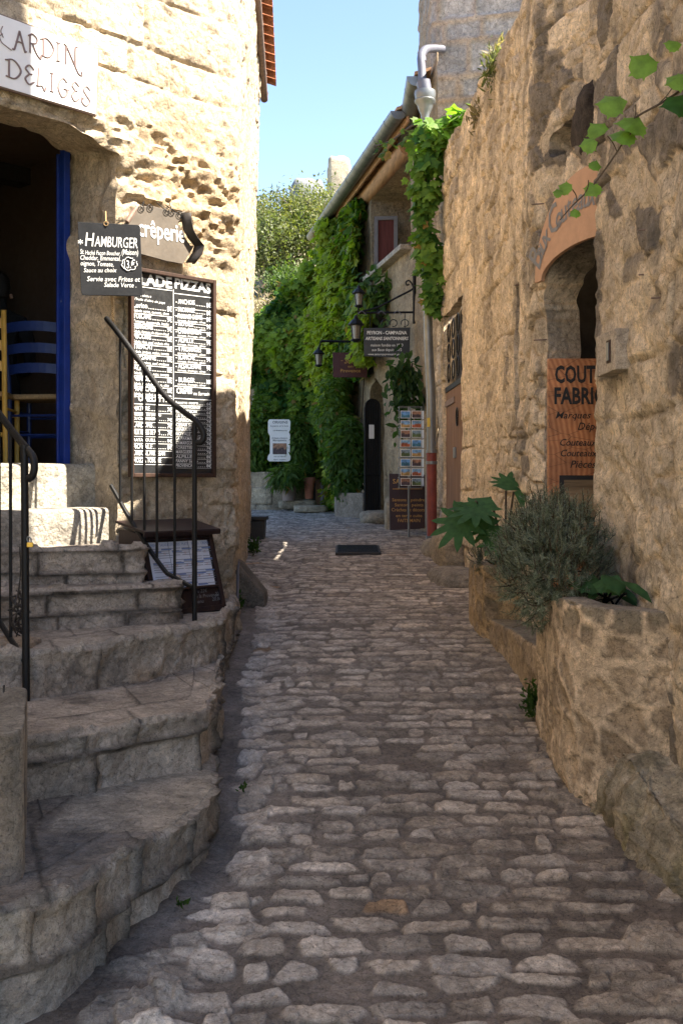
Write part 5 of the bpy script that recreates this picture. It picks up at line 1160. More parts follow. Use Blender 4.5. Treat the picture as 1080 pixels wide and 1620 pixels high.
lg = MB(); lg.box((2.15, 14.6, 5.0), (.08, 2.9, 1.7), WX); lg.box((1.5, 14.5, 4.38), (1.3, 2.6, .08), WX); lg.build('loggia_back', M['plaster'], h2)
# window and door leaf in the loggia
Fw = Frame((0, 15.50, 0), (1, -.12, 0)); xa, ya = Fw.loc(592, 343); xb_, yb2 = Fw.loc(629, 343); zbw = 4.4
wn = MB(); fw_ = .055
for cc_, sz in ((((xa + fw_ / 2), (ya + zbw) / 2), (fw_, ya - zbw)), ((xb_ - fw_ / 2, (ya + zbw) / 2), (fw_, ya - zbw)), (((xa + xb_) / 2, ya - fw_ / 2), (xb_ - xa - 2 * fw_, fw_))): wn.box(Fw.pt(cc_[0], cc_[1], 0), (*sz, .06), Fw)
wo = wn.build('window_frame', paint('faded_white_frame', (.17, .15, .14), .6, 0, .1), h2, bevel=.004)
sh = MB(); sh.box(Fw.pt((xa + xb_) / 2, (ya - fw_ + zbw) / 2, -.01), (xb_ - xa - 2 * fw_, ya - fw_ - zbw, .03), Fw); sh.build('shutter', M['shutter'], wo)
sh = MB(); q = P(644, 370, 14.2); sh.box((q[0] + .25, 14.6, 5.0), (.05, .5, 1.1), WX); sh.build('shutter', M['tile'], h2)
cpg = MB(); cpg.bar((.845, 13.28, 4.47), (.43, 15.62, 4.50), .26, .07); cpg.build('parapet_coping', M['plaster'], h2, bevel=.01)
# roof, gutters, beams
g1 = (np.array([.80, 11.55, 5.92]), np.array([.80, 14.05, 5.92])); g2 = (np.array([.66, 12.5, 5.87]), np.array([-.52, 18.9, 5.87]))
def half_gutter(a, b, r):
    mb = MB(); d = norm(b - a); s_ = np.array([d[1], -d[0], 0]); V = []; n_ = 11
    for p in (a, b):
        for k in range(n_): an = math.pi * k / (n_ - 1); V.append(p + s_ * r * math.cos(an) + np.array([0, 0, -r * math.sin(an)]))
        for k in range(n_ - 1, -1, -1): an = math.pi * k / (n_ - 1); V.append(p + s_ * (r - .006) * math.cos(an) + np.array([0, 0, -(r - .006) * math.sin(an)]))
    N_ = 2 * n_; mb.add(V, [(k, (k + 1) % N_, N_ + (k + 1) % N_, N_ + k) for k in range(N_)])
    for p in (a, b): mb.add([p + s_ * r * math.cos(math.pi * k / 10) + np.array([0, 0, -r * math.sin(math.pi * k / 10)]) for k in range(11)], [tuple(range(11))])
    L_ = np.linalg.norm(b - a); k = .35
    while k < L_:
        p = a + d * k; V = []
        for q_ in (0, .025):
            for kk in range(n_): an = math.pi * kk / (n_ - 1); V.append(p + d * q_ + s_ * (r + .007) * math.cos(an) + np.array([0, 0, -(r + .007) * math.sin(an)]))
        mb.add(V, [(i, i + 1, n_ + i + 1, n_ + i) for i in range(n_ - 1)]); k += .62
    return mb
half_gutter(*g1, .105).build('gutter', M['zinc'], h2, smooth=True); half_gutter(*g2, .095).build('gutter', M['zinc'], h2, smooth=True)
def roof_slab(a, b, run, rise, zo):
    d = norm(b - a); s_ = np.array([d[1], -d[0], 0]); mb = MB(); vs = []
    for up_ in (0, -.035):
        for p, o_ in ((a, -.02), (b, -.02), (b, run), (a, run)): vs.append(p + s_ * o_ + np.array([0, 0, zo + up_ + rise * max(0, o_) / run]))
    mb.add(vs, [(0, 1, 2, 3), (7, 6, 5, 4), (0, 4, 5, 1), (1, 5, 6, 2), (2, 6, 7, 3), (3, 7, 4, 0)]); return mb, d, s_
r1, d1, s1 = roof_slab(g2[0] + (g2[1] - g2[0]) * .0, g2[1], 2.4, .75, .05); rfo = r1.build('roof', M['beam'], h2)
r2, _, s2_ = roof_slab(g1[0], g1[1], .16, .05, .05); r2.build('roof', M['beam'], h2)
def tiles(a, b, s_, d, zo, rise, run, nrow):
    mb = MB(); L_ = np.linalg.norm(b - a); n_ = int(L_ / .2)
    for i in range(n_):
        p = a + d * (L_ * (i + .5) / n_); V = []
        for o_ in (-.07, run):
            z = zo + .035 + rise * o_ / run
            for k in range(6): an = math.pi * k / 5; V.append(p + s_ * o_ + d * .09 * math.cos(an) + np.array([0, 0, z + .075 * math.sin(an)]))
            for k in range(5, -1, -1): an = math.pi * k / 5; V.append(p + s_ * o_ + d * .072 * math.cos(an) + np.array([0, 0, z + .055 * math.sin(an)]))
        mb.add(V, [(k, (k + 1) % 12, 12 + (k + 1) % 12, 12 + k) for k in range(12)] + [tuple(range(12))])
    return mb
tiles(g2[0] + s1 * .12, g2[1] + s1 * .12, s1, d1, .02, .72, 2.25, 1).build('roof_tiles', M['tile'], rfo, smooth=True, sharp=50)
fb = MB(); fb.bar(g2[0] + s1 * .115 + (0, 0, -.04), g2[1] + s1 * .115 + (0, 0, -.04), .03, .16); fb.build('fascia_board', M['beam'], h2, bevel=.004)
lw = MB(); pts_ = [np.array([.815, 13.35, 5.72]), np.array([.50, 15.1, 5.75]), np.array([.16, 17.0, 5.79])]; lw.tube(spline(pts_, 4), [.105, .11, .10, .105, .10, .105, .11, .10, .10], 12); lw.build('log_beam', M['beam'], h2, smooth=True)
for k in range(15):
    p = g2[0] + d1 * (.25 + k * .42); b_ = MB(); b_.bar(p + s1 * .12 + (0, 0, -.045 + .0375), p + s1 * 1.9 + (0, 0, -.045 + .59), .07, .085); b_.build('rafter', M['beam'], h2, bevel=.006)
# downpipe with hopper
dp = thing('downpipe', 'zinc rainwater downpipe with a red cast-iron foot, half wrapped in vine', 'downpipe', P(683, 862, 11.0))
mb = MB(); mb.tube(spline([P(673, 190, 11.1), P(674, 300, 11.05), P(676, 480, 11.0), P(678, 560, 11.0), P(681, 620, 11.0), P(682, 715, 11.0)], 4), .046, 14); mb.build('zinc_pipe', M['zinc'], dp, smooth=True)
mb = MB(); mb.tube([P(682, 712, 11.0), P(683, 864, 11.0)], .052, 14); mb.build('iron_foot', M['castiron'], dp, smooth=True)
for py in (714, 732, 850): mb = MB(); mb.tube([P(682.3, py - 2.5, 11.0), P(682.3, py + 2.5, 11.0)], .060, 14); mb.build('pipe_clamp', M['zinc'], dp, smooth=True)
q = P(672, 190, 11.1); mb = MB(); mb.lathe(q, [(r_ * .82, z_ * .9) for r_, z_ in [(.05, 0), (.055, .06), (.075, .10), (.095, .15), (.105, .18), (.13, .20), (.135, .22), (.12, .235), (.128, .26), (.135, .30), (.13, .33), (.105, .33)]], 20); mb.build('hopper', M['zinc'], dp, smooth=True, sharp=50)
q = P(669, 136, 11.2); mb = MB(); mb.tube([q + (0, 0, .05), q + (.03, .0, -.12)], .072, 14); mb.build('inlet', M['pvc'], dp, smooth=True)
mb = MB(); mb.box(P(677.5, 668, 10.93), (.03, .09, .01)); tag(mb.build('yellow_sticker', paint('yellow', (.6, .42, .06), .6), None), 'small yellow sticker on the zinc downpipe', 'sticker')

# ------------------------------------------------------------------ arched gate leaf, postcard rack, boards
gt = thing('iron_gate', 'tall dark arched iron gate leaf standing open at the stone archway', 'gate', P(592, 815, 14.7))
GF = Frame(P(592, 815, 14.72), (1, .35, 0)); gx0, gy0 = GF.loc(577, 815); gx1, _ = GF.loc(601, 815); gyt = GF.loc(590, 632)[1]; gmid = GF.loc(590, 752)[1]
def garch(x): u = (x - (gx0 + gx1) / 2) / ((gx1 - gx0) / 2); return gyt - .12 + .12 * math.sqrt(max(0, 1 - u * u))
mb = MB(); nb_ = 9
for i in range(nb_): x = gx0 + (gx1 - gx0) * (i + .5) / nb_; mb.tube([GF.pt(x, gy0), GF.pt(x, garch(x))], .008, 6)
mb.tube([GF.pt(gx0, gy0)] + [GF.pt(x, garch(x)) for x in np.linspace(gx0, gx1, 13)] + [GF.pt(gx1, gy0)], .013, 6)
mb.tube([GF.pt(gx0, gmid), GF.pt(gx1, gmid)], .014, 6); mb.build('bars', M['iron'], gt, smooth=True)
mb = MB(); mb.prism([(gx0 + .01, gy0 + .02), (gx1 - .01, gy0 + .02)] + [(x, garch(x) - .01) for x in np.linspace(gx1 - .01, gx0 + .01, 9)], GF, -.02, -.012); mb.build('sheet_panel', M['darktin'], gt)
mb = MB(); q = GF.loc(587, 683); mb.box(GF.pt(*q, .012), (.075, .19, .004), GF); mb.build('notice', M['signwhite'], gt)

SB = Frame(P(642, 795, 11.9), (1, .08, 0)); sb = thing('shop_board', 'maroon standing board of painted SANTONS lettering below the postcard rack', 'sign board', P(642, 838, 11.9))
c4 = poly_px(SB, [(615, 749), (672, 751), (672, 836), (616.5, 839)]); mb = MB(); mb.prism(c4[::-1], SB, -.03, 0); mb.build('panel', M['maroon'], sb, bevel=.004)
mb = MB()
for s_, a, b_, y, cp in (('SANTONS', 621, 668, 765, 7.5), ('Santons à peindre', 620, 671, 793, 5), ('Santons peints', 624, 669, 801, 5), ('Crèches et décors', 619, 671, 809, 5.5), ('en terre cuite', 626, 667, 818, 5), ('FAITS MAIN', 629, 664, 826, 5.5)): txl(mb, SB, s_, (a, y), (b_, y), cp, .003, off=.004)
x, y = SB.loc(644, 773.5); mb.box(SB.pt(x, y, .003), (.33, .007, .002), SB); mb.build('lettering', M['gold'], sb)
RF = Frame(P(650, 720, 11.62), (1, .12, 0)); rk_ = thing('postcard_rack', 'tall wire rack of picture postcards beside the zinc downpipe', 'postcard rack', P(652, 835, 11.62))
mb = MB(); xl, yt_ = RF.loc(631, 643); xr, yl_ = RF.loc(667, 772)
for x in np.linspace(xl, xr, 3): mb.tube([RF.pt(x, yl_, -.01), RF.pt(x, yt_, -.01)], .004, 5)
for y in np.linspace(yl_, yt_, 9): mb.tube([RF.pt(xl, y, .012), RF.pt(xr, y, .012), RF.pt(xr + .02, y, -.20), RF.pt(xl + .02, y, -.20), RF.pt(xl, y, .012)], .003, 5)
mb.tube([RF.pt((xl + xr) / 2, float(gz(11.6)) - RF.o[2] + .0, -.1), RF.pt((xl + xr) / 2, yt_, -.1)], .012, 8); mb.build('wire_frame', M['zinc'], rk_, smooth=True)
cm = []
for nm, top_, botm in (('sky_sea', (.12, .28, .55), (.05, .16, .25)), ('red_roofs', (.18, .33, .50), (.38, .11, .05)), ('ochre_rock', (.16, .30, .50), (.42, .27, .10)), ('olive', (.20, .28, .35), (.09, .13, .05)), ('dusk', (.30, .16, .10), (.07, .05, .06))):
    m, t, b = mat_new('postcard_' + nm); tc = nd(t, 'ShaderNodeTexCoord'); n1 = noise(t, tc.outputs['Object'], 26, 5, .7); sp = nd(t, 'ShaderNodeSeparateXYZ'); t.links.new(tc.outputs['Generated'], sp.inputs[0])
    ad = nd(t, 'ShaderNodeMath', operation='ADD'); t.links.new(sp.outputs[2], ad.inputs[0]); t.links.new(n1, ad.inputs[1]); c_ = mixc(t, 'MIX', rmap(t, ad.outputs[0], .95, 1.1, 0, 1), botm, top_); c_ = mixc(t, 'MULTIPLY', 1., c_, comb(t, rmap(t, n1, .35, .65, .45, 1.5)))
    t.links.new(c_, b.inputs['Base Color']); b.inputs['Roughness'].default_value = .3; cm.append(m)
ci = 0
for col in range(2):
    for r_ in range(8):
        py = 656 + r_ * 15.2; px = 640.5 + col * 17.5; x, y = RF.loc(px, py)
        b_ = MB(); b_.box(RF.pt(x, y, .02), (.108, .080, .003), RF); cdm = b_.build('postcard', M['signwhite'], rk_)
        b_ = MB(); b_.box(RF.pt(x, y, .023), (.098, .070, .002), RF); b_.build('picture', cm[(ci * 7 + col * 3) % 5], cdm); ci += 1
SFk = Frame(RF.pt(xr + .012, 0, -.1), RF.n * -1.0 + RF.r * .1)
for r_ in range(8):
    py = 656 + r_ * 15.2; y = RF.loc(650, py)[1]; b_ = MB(); b_.box(RF.pt(xr + .02, y, -.06), (.006, .09, .10), RF); b_.build('postcard', M['signwhite'], rk_)

def lantern(t, q, s=1., hang=True):
    q = np.asarray(q, float)
    b_ = MB(); V = []
    for k in range(4): a = math.pi / 4 + k * math.pi / 2; b_.tube([q + s * np.array([.062 * math.cos(a), .062 * math.sin(a), -.09]), q + s * np.array([.085 * math.cos(a), .085 * math.sin(a), .09])], .008 * s, 5)
    b_.lathe(q + (0, 0, .09 * s), [(.10 * s, 0), (.105 * s, .012 * s), (.06 * s, .065 * s), (.03 * s, .085 * s), (.022 * s, .12 * s), (.005, .135 * s)], 8); b_.lathe(q - (0, 0, .105 * s), [(.03 * s, -.02 * s), (.068 * s, 0), (.068 * s, .018 * s)], 8); b_.build('lantern_cage', M['iron'], t)
    g_ = MB(); g_.lathe(q, [(.05 * s, -.085 * s), (.068 * s, .088 * s)], 4); g_.build('lantern_glass', M['glass'], t)
sgn = thing('hanging_sign', 'black hanging sign with white lettering on a scrolled wrought-iron wall bracket', 'sign', P(655, 470, 13.0))
SF2 = Frame(P(611, 542, 13.0), (1, .03, 0)); c4 = poly_px(SF2, [(575, 519), (648.5, 518), (647.5, 566.5), (576, 563.5)]); mb = MB(); mb.prism(c4[::-1], SF2, -.015, .005); mb.build('panel', M['black'], sgn, bevel=.003)
mb = MB()
for s_, a, b_, y, cp, sh_, of in (('PEYRON - CAMPAGNA', 580.5, 643, 529, 5.5, 0, .02), ('ARTISANS SANTONNIERS', 577.5, 645.5, 538, 5.2, .2, .02), ('maison fondée en 1943', 586, 637, 548.2, 4.6, 0, 0), ('aux Baux depuis 1972', 588, 635, 555.5, 4.6, 0, 0), ('www.santonspeyroncampagna.com', 582, 641, 562, 3.4, .15, .008)): txl(mb, SF2, s_, (a, y), (b_, y), cp, .008, shear=sh_, off=of)
mb.build('lettering', M['chalk'], sgn)
dB_ = 13.03; mb = MB(); mb.tube([P(655, 433, dB_), P(655, 512, dB_)], .022, 6); mb.tube([P(655, 494, dB_), P(566, 495, dB_)], .014, 6)
mb.tube([P(568, 494, dB_), P(598, 486, dB_), P(650, 459, dB_)], .013, 6)
mb.tube(spline([P(654, 462, dB_), P(652, 451, dB_), P(647, 444, dB_), P(642, 446, dB_), P(643, 451, dB_), P(647, 450, dB_)], 5), .010, 6); mb.tube(spline([P(650, 459, dB_), P(655, 454, dB_)], 2), .012, 6)
for x0_ in (609, 622, 640): mb.tube([P(x0_ + 6 * math.cos(a), 511 + 5.5 * math.sin(a), dB_) for a in np.linspace(2.6, 8.2, 13)], .006, 5)
mb.tube([P(586, 494, dB_), P(585, 519, dB_)], .005, 5); mb.tube([P(640, 494, dB_), P(640, 519, dB_)], .005, 5); mb.build('bracket', M['iron'], sgn, smooth=True)
mb = MB()
for x_ in (572, 603, 628): mb.tube(spline([P(x_ - 6, 497, dB_ - .02), P(x_, 492, dB_ - .03), P(x_ + 7, 498, dB_ - .02)], 4), .006, 5)
mb.build('white_cable', M['pvc'], sgn, smooth=True)
lantern(sgn, P(567.5, 474, dB_), .78); mb = MB(); mb.tube([P(567.5, 485, dB_), P(566, 495, dB_)], .012, 6); mb.build('lantern_foot', M['iron'], sgn)
hl = thing('lantern', 'black lantern holding a pale bulb hung from the end of the wrought-iron sign bracket', 'lantern', P(563, 528, 13.1)); lantern(hl, P(563, 526, 13.1), .95); mb = MB(); mb.tube([P(563, 512, 13.1), P(565, 496, 13.05)], .005, 5); mb.build('chain', M['iron'], hl)
sg2 = thing('hanging_sign', 'burgundy hanging sign with gold lettering in front of the creeper', 'sign', P(553, 578, 15.2))
SF3 = Frame(P(553, 578, 15.2), (1, .05, 0)); c4 = poly_px(SF3, [(526, 557.5), (581, 558), (580.5, 597), (527, 597)]); mb = MB(); mb.prism(c4[::-1], SF3, -.015, .005); mb.build('panel', M['burgundy'], sg2, bevel=.003)
mb = MB()
for s_, a, b_, y, cp, sh_, of in (('Soie', 544.5, 563, 575, 9, .25, .01), ('en', 550, 558, 581.5, 4.2, 0, .008), ('Provence', 538.5, 570, 589, 5.5, 0, .012), ('-', 539.5, 542, 572.5, 6, 0, .01), ('-', 566, 568.5, 572.5, 6, 0, .01)): txl(mb, SF3, s_, (a, y), (b_, y), cp, .008, shear=sh_, off=of)
mb.build('lettering', M['gold'], sg2)
mb = MB(); mb.tube([P(598, 543, 15.25), P(556, 540.5, 15.2), P(508, 539.5, 15.2)], .018, 6); mb.tube([P(508, 539, 15.2), P(505, 547, 15.2), P(504, 556, 15.2)], .008, 5); mb.tube([P(536, 541, 15.2), P(536, 558, 15.2)], .005, 5); mb.tube([P(573, 541, 15.2), P(573, 558, 15.2)], .005, 5); mb.build('bracket', M['iron'], sg2, smooth=True)
lantern(sg2, P(504, 569, 15.2), .82)

# ------------------------------------------------------------------ the far end of the street
CW = [(-.10, 18.85), (-.7, 19.15), (-1.9, 19.7), (-3.2, 20.2)]
cw = thing('garden_wall', 'creeper-covered garden wall closing the far end of the street', 'wall', (-1.2, 19.5, 1))
G, S, Z = sheet_grid(CW, .8, 4.6, .04, .04, soft=1); e, idr = courses(S, Z, .3, .4, 121)
D = .03 * fbm(S * 2, Z * 2, 0, 4, 5) - .015 * (1 - sst(.0, .03, e)); C = lerp((.36, .30, .21), (.42, .35, .25), idr)
sm, zm = mids(S), mids(Z); xm_ = mids(G[..., 0]); hole = (xm_ > -.62) & (xm_ < -.33) & (zm < 3.0)
grid_mesh('wall', G, M['rubble2'], cw, D, C, ~hole, (.3, 3, None), flip=False, sharp=60, inward=np.array([.3, .95, 0]))
fd = MB(); FD = Frame((-.47, 19.12, 0), (1, -.45, 0)); fd.box(FD.pt(.085, 2.1, .02), (.09, 1.9, .05), FD); fd.build('door', M['door'], cw); fd = MB(); fd.box(FD.pt(.16, 2.1, .03), (.05, 1.9, .05), FD); fd.build('door_frame', M['pvc'], cw)
fd = MB(); fd.box(FD.pt(-.02, 2.1, -.1), (.5, 2.2, .04), FD); fd.build('door_recess', M['roomdark'], cw)
lwll = thing('low_wall', 'low pale stone garden wall left of the potted plant', 'wall', (-1.3, 18.8, 1.05))
def lowlook(S, G, riser):
    e, idr = courses(S, G[..., 2], .24, .34, 8); C = lerp((.36, .30, .21), (.44, .37, .26), idr); return -.012 * (1 - sst(0, .025, e)) * riser + .02 * (idr - .5), lerp(C, np.array((.2, .17, .13)), (1 - sst(0, .02, e)) * .6)
ledge('wall', lwll, [(-.62, 19.1), (-.95, 18.65), (-1.3, 18.6), (-1.5, 18.7), (-2.6, 18.9)][::-1], [(-.62, 19.4), (-.9, 19.0), (-1.3, 19.0), (-1.5, 19.1), (-2.6, 19.3)][::-1], 1.0, 1.75, M['planter'], lowlook, 5)
o = boulder('door_step', P(470, 798, 18.2), (.62, .4, .16), (.34, .29, .21), 21, flat=.4); tag(o, 'flat stone step carrying the big grey flowerpot', 'door step')
o = boulder('door_step', P(492, 805, 17.6), (.52, .5, .12), (.36, .30, .21), 22, flat=.35); tag(o, 'lower pale stone step before the far brown door', 'door step')
def pot(label, q, r, h, mat):
    t = thing('flower_pot', label, 'flower pot', q); b_ = MB(); b_.lathe(q, [(r * .66, 0), (r * .72, h * .3), (r * .84, h * .68), (r * .86, h * .70), (r * .97, h * .78), (r, h * .97), (r * .97, h), (r * .88, h), (r * .86, h * .9)], 20); b_.build('pot', mat, t, smooth=True, sharp=35)
    b_ = MB(); b_.lathe(np.asarray(q) + (0, 0, h * .86), [(r * .85, 0), (r * .5, .02)], 14); b_.build('soil', M['soil'], t); return t
q = P(457, 792, 18.0); pot1 = pot('big grey-brown flowerpot with trailing greenery on the stone step', q, .165, .38, M['potclay'])
q2 = P(489, 789, 18.1); pot2 = pot('tall terracotta flowerpot beside the far brown door', q2, .10, .36, M['potred'])
og = thing('shop_sign', 'white scalloped sign with a small brown picture among the leaves', 'sign', P(441, 730, 18.3))
OF = Frame(P(441, 696, 18.3), (1, -.05, 0)); c4 = poly_px(OF, [(424, 666), (426, 663.5), (457, 663.5), (459.5, 667), (459, 680), (457, 684), (459, 688), (458.5, 716), (460, 720), (459, 728), (456, 730), (426, 730), (423, 727), (424, 721), (427, 717), (427, 690), (424, 684)])
mb = MB(); mb.prism(c4[::-1], OF, -.02, 0); mb.build('panel', M['signwhite'], og, bevel=.004)
mb = MB()
for s_, a, b_, y, cp in (('ORIGINS', 431, 455, 670, 4.2), ('la pierre et le bois', 428, 456, 675, 2.6), ('créations', 432, 454, 682, 2.4), ('Artisans créateurs', 430, 455, 694, 2.4), ('Maroquinerie', 432, 453, 698, 3), ('cuir et bijoux', 433, 452, 723, 2.2), ('fait main', 433, 452, 728, 2.2)): txl(mb, OF, s_, (a, y), (b_, y), cp, .004, off=.01)
mb.build('lettering', M['greytext'], og)
mb = MB(); a = OF.loc(442.5, 710); mb.box(OF.pt(*a, .003), (.235, .185, .004), OF); mb.build('picture', cm[4], og)
# planter below the creeper left of the gate
lp2 = thing('stone_planter', 'grey stone trough planter between the iron gate and the far door', 'planter', P(550, 815, 15.7))
def greylook(S, G, riser): C = np.tile(np.array((.24, .20, .155)), G.shape[:2] + (1,)); return 0 * S, C
ledge('wall', lp2, [tuple(P(529, 815, 16.6)[:2]), tuple(P(530, 815, 15.9)[:2]), tuple(P(575, 815, 15.2)[:2]), tuple(P(585, 815, 15.6)[:2])][::1], [(.1, 16.7), (.15, 16.3), (.3, 15.7), (.42, 15.9)], .95, 1.42, M['planter'], greylook, 6)
q = P(603, 820, 14.2); o = boulder('kerb_stone', q, (.55, .9, .20), (.30, .25, .18), 31, flat=.45); tag(o, 'flat threshold kerb stone in front of the iron gate', 'kerb stone')
q = P(612, 822, 12.9); o = boulder('kerb_stone', (q[0] + .12, 12.9, 1.14), (.30, .34, .52), (.34, .27, .18), 35, flat=.45); tag(o, 'upright kerb stone between the iron gate and the maroon board', 'kerb stone')

# ------------------------------------------------------------------ hill, rock and trees behind
hx = np.linspace(-14, 10, 70); hy = np.r_[np.linspace(20.2, 30, 40), np.linspace(30.5, 52, 40), np.linspace(54, 120, 14)]
HX, HYg = np.meshgrid(hx, hy); HZ = np.interp(HYg, [20, 21, 24, 28, 34, 42, 45.5, 46.4, 60, 120], [1.6, 3.6, 4.9, 6.4, 8.3, 10.9, 11.8, 13.4, 14.0, 16]) + .5 * fbm(HX * .3, HYg * .3, 0, 4, 3) * sst(20, 26, HYg) + .04 * (HX + 3) * sst(24, 40, HYg)
tag(grid_mesh('hill', np.stack([HX, HYg, HZ], 2), M['hill'], None, .12 * fbm(HX * 2, HYg * 2, HZ * 2, 3, 9), np.tile(np.array((.2, .18, .11)), HX.shape + (1,)), flip=False), 'dry scrub hill rising beyond the end of the street', 'hill', kind='structure')
o = boulder('rock', P(536, 300, 46), (1.0, 1.6, 2.6), (.40, .34, .25), 41, 'tower', flat=.38); tag(o, 'pale rock crag on top of the hill', 'rock')
o = boulder('rock', P(488, 345, 42), (1.5, 2.0, 3.0), (.20, .21, .22), 43, 'tower', flat=.6); tag(o, 'grey shaded rock face below the hilltop railing', 'rock')
fn = thing('hill_railing', 'thin blue-grey safety railing along the hilltop', 'railing', P(440, 312, 45))
b_ = MB(); fp_ = [P(396, 322, 45), P(430, 313, 45), P(455, 306, 45), P(480, 296, 45)]
for dz in (0, -.22): b_.tube([p + np.array([0, 0, dz + .2]) for p in fp_], .022, 5)
b_.build('rails', M['pvc'], fn, smooth=True)
for i in range(9): p = fp_[0] + (fp_[3] - fp_[0]) * i / 8; b_ = MB(); b_.tube([p + (0, 0, -.5), p + (0, 0, .22)], .025, 5); b_.build('post', M['pvc'], fn)
def tree(label, base, h, wdt, n, seed, c0, c1, size=.085, upright=.5, group=None, nm='tree'):
    rg = np.random.default_rng(seed); t = thing(nm, label, nm, base, group); base = np.asarray(base, float)
    tb = MB(); tips = []
    def grow(p, d, L, r, lev):
        pts_ = [p]; 
        for k in range(4):
            d = norm(d + rg.normal(0, .16, 3) + np.array([0, 0, .07 * upright])); pts_.append(pts_[-1] + d * L / 4)
        tb.tube(pts_, list(np.linspace(r, r * .55, 5)), 5, False); tips.extend([(q_, lev, d) for q_ in pts_[2:]])
        if lev < 3:
            for k in range(4 if lev else 6):
                a = rg.uniform(0, 6.28); s_ = rg.uniform(.5, .95); nd_ = norm(d * (.9 if lev else .8) + s_ * np.array([math.cos(a) * wdt / h * 1.6, math.sin(a) * wdt / h * 1.6, rg.uniform(-.1, .5) * upright])); grow(pts_[rg.integers(2, 5)], nd_, L * rg.uniform(.5, .78), r * .5, lev + 1)
    grow(base, np.array([0, 0, 1.]), h * .36, .05 * h / 2.5, 0); tb.build('trunk', M['bark'], t, smooth=True)
    tp = np.array([q_ for q_, l, d in tips if l >= 1]); td = np.array([d for q_, l, d in tips if l >= 1])
    i = rg.integers(0, len(tp), n); pos = tp[i] + rg.normal(0, .085 * h / 2.5 * 1.5, (n, 3)); nr = rg.normal(0, 1, (n, 3)) + np.array([0, 0, .7]); tipd = td[i] + rg.normal(0, .6, (n, 3))
    mv = .5 + .5 * fbm(pos[:, 0] * 2, pos[:, 1] * 2, pos[:, 2] * 2, 2, seed) + rg.normal(0, .2, n)
    leaves('crown', L_HERB, pos, nr, tipd, size * rg.uniform(.7, 1.4, n), c0, c1, M['treeleaf'], t, mv); return t
OL, OL2 = (.07, .095, .035), (.17, .18, .085)
tg = 'trees on the hill'
def hz(x, y): return float(np.interp(y, [20, 21, 24, 28, 34, 42, 45.5], [1.6, 3.6, 4.9, 6.4, 8.3, 10.9, 11.8])) - .15
for lab, px, y, h, w_, n, c0, c1 in (('pale green tree with sparse upright shoots nearest the gutter end', 520, 29, 4.2, 1.7, 5200, OL, (.21, .21, .09)), ('olive green tree beside the sunlit house edge at left', 418, 27, 3.4, 1.8, 5200, OL, OL2), ('bushy green tree in the gap middle with reddish twigs', 455, 28, 3.9, 1.6, 5000, (.06, .09, .025), (.17, .16, .05)), ('dark green tree below the others close behind the creeper wall', 445, 24, 2.6, 1.5, 4200, (.035, .07, .015), (.09, .13, .03)), ('thin leafy tree high up just under the hilltop railing', 480, 36, 3.6, 1.9, 3800, OL, OL2), ('round green tree far left on the slope under the railing', 402, 35, 3.6, 2.0, 3800, OL, OL2)):
    x = (px - CX) / FPX * y; tree(lab, (x, y, hz(x, y)), h * .88, w_, n, int(px * 7 + y), c0, c1, .10, .7, tg)
q = P(420, 452, 24.5); db = thing('dry_bush', 'dry brownish bush on the slope above the creeper wall', 'bush', (q[0], 23.2, 4.4))
pos = np.array([q[0], 23.2, 5.0]) + NR.normal(0, 1, (2600, 3)) * (.5, .5, .26); leaves('twigs', L_SLIM, pos, rnd_dirs(2600), rnd_dirs(2600) + (0, 0, 1.2), NR.uniform(.08, .18, 2600), (.16, .11, .07), (.30, .24, .15), M['treeleaf'], db)

# ------------------------------------------------------------------ creepers
def creeper(name, label, region, n, c0, c1, size, mat='leaf', tmpl=L_VINE, seed=1, group=None, stems=(), droop=1.):
    """region(k, rng) -> positions (k,3), outward direction (k,3), tone (k)"""
    rg = np.random.default_rng(seed); pos, out_, tone = region(n, rg); k = len(pos)
    t = thing(name, label, 'creeper', pos.mean(0) * (1, 1, 0) + (0, 0, pos[:, 2].min()), group)
    nr = out_ * 1.0 + rg.normal(0, .55, (k, 3)) + np.array([0, 0, .55]); tp_ = np.array([0, 0, -1.]) * droop + out_ * .35 + rg.normal(0, .5, (k, 3))
    leaves('foliage', tmpl, pos, nr, tp_, size * rg.uniform(.5, 1.0, k) ** 1.5 * 1.75, c0, c1, M[mat], t, tone + rg.normal(0, .22, k), dead=.025)
    if stems:
        for s_ in stems:
            mb = MB(); mb.tube(spline(s_, 5), .012, 6); mb.build('stem', M['stem'], t, smooth=True)
    return t
def wallpt(path, s):
    p = np.asarray(path, float); L_ = np.r_[0, np.cumsum(np.linalg.norm(np.diff(p, axis=0), axis=1))]
    x = np.interp(s, L_, p[:, 0]); y = np.interp(s, L_, p[:, 1]); dx = np.interp(s + .05, L_, p[:, 0]) - np.interp(s - .05, L_, p[:, 0]); dy = np.interp(s + .05, L_, p[:, 1]) - np.interp(s - .05, L_, p[:, 1]); n_ = np.hypot(dx, dy) + 1e-9
    return x, y, -dy / n_, dx / n_
sV0, sV1 = s_of(H2, (.45, 15.5)), s_of(H2, (-.13, 18.72))
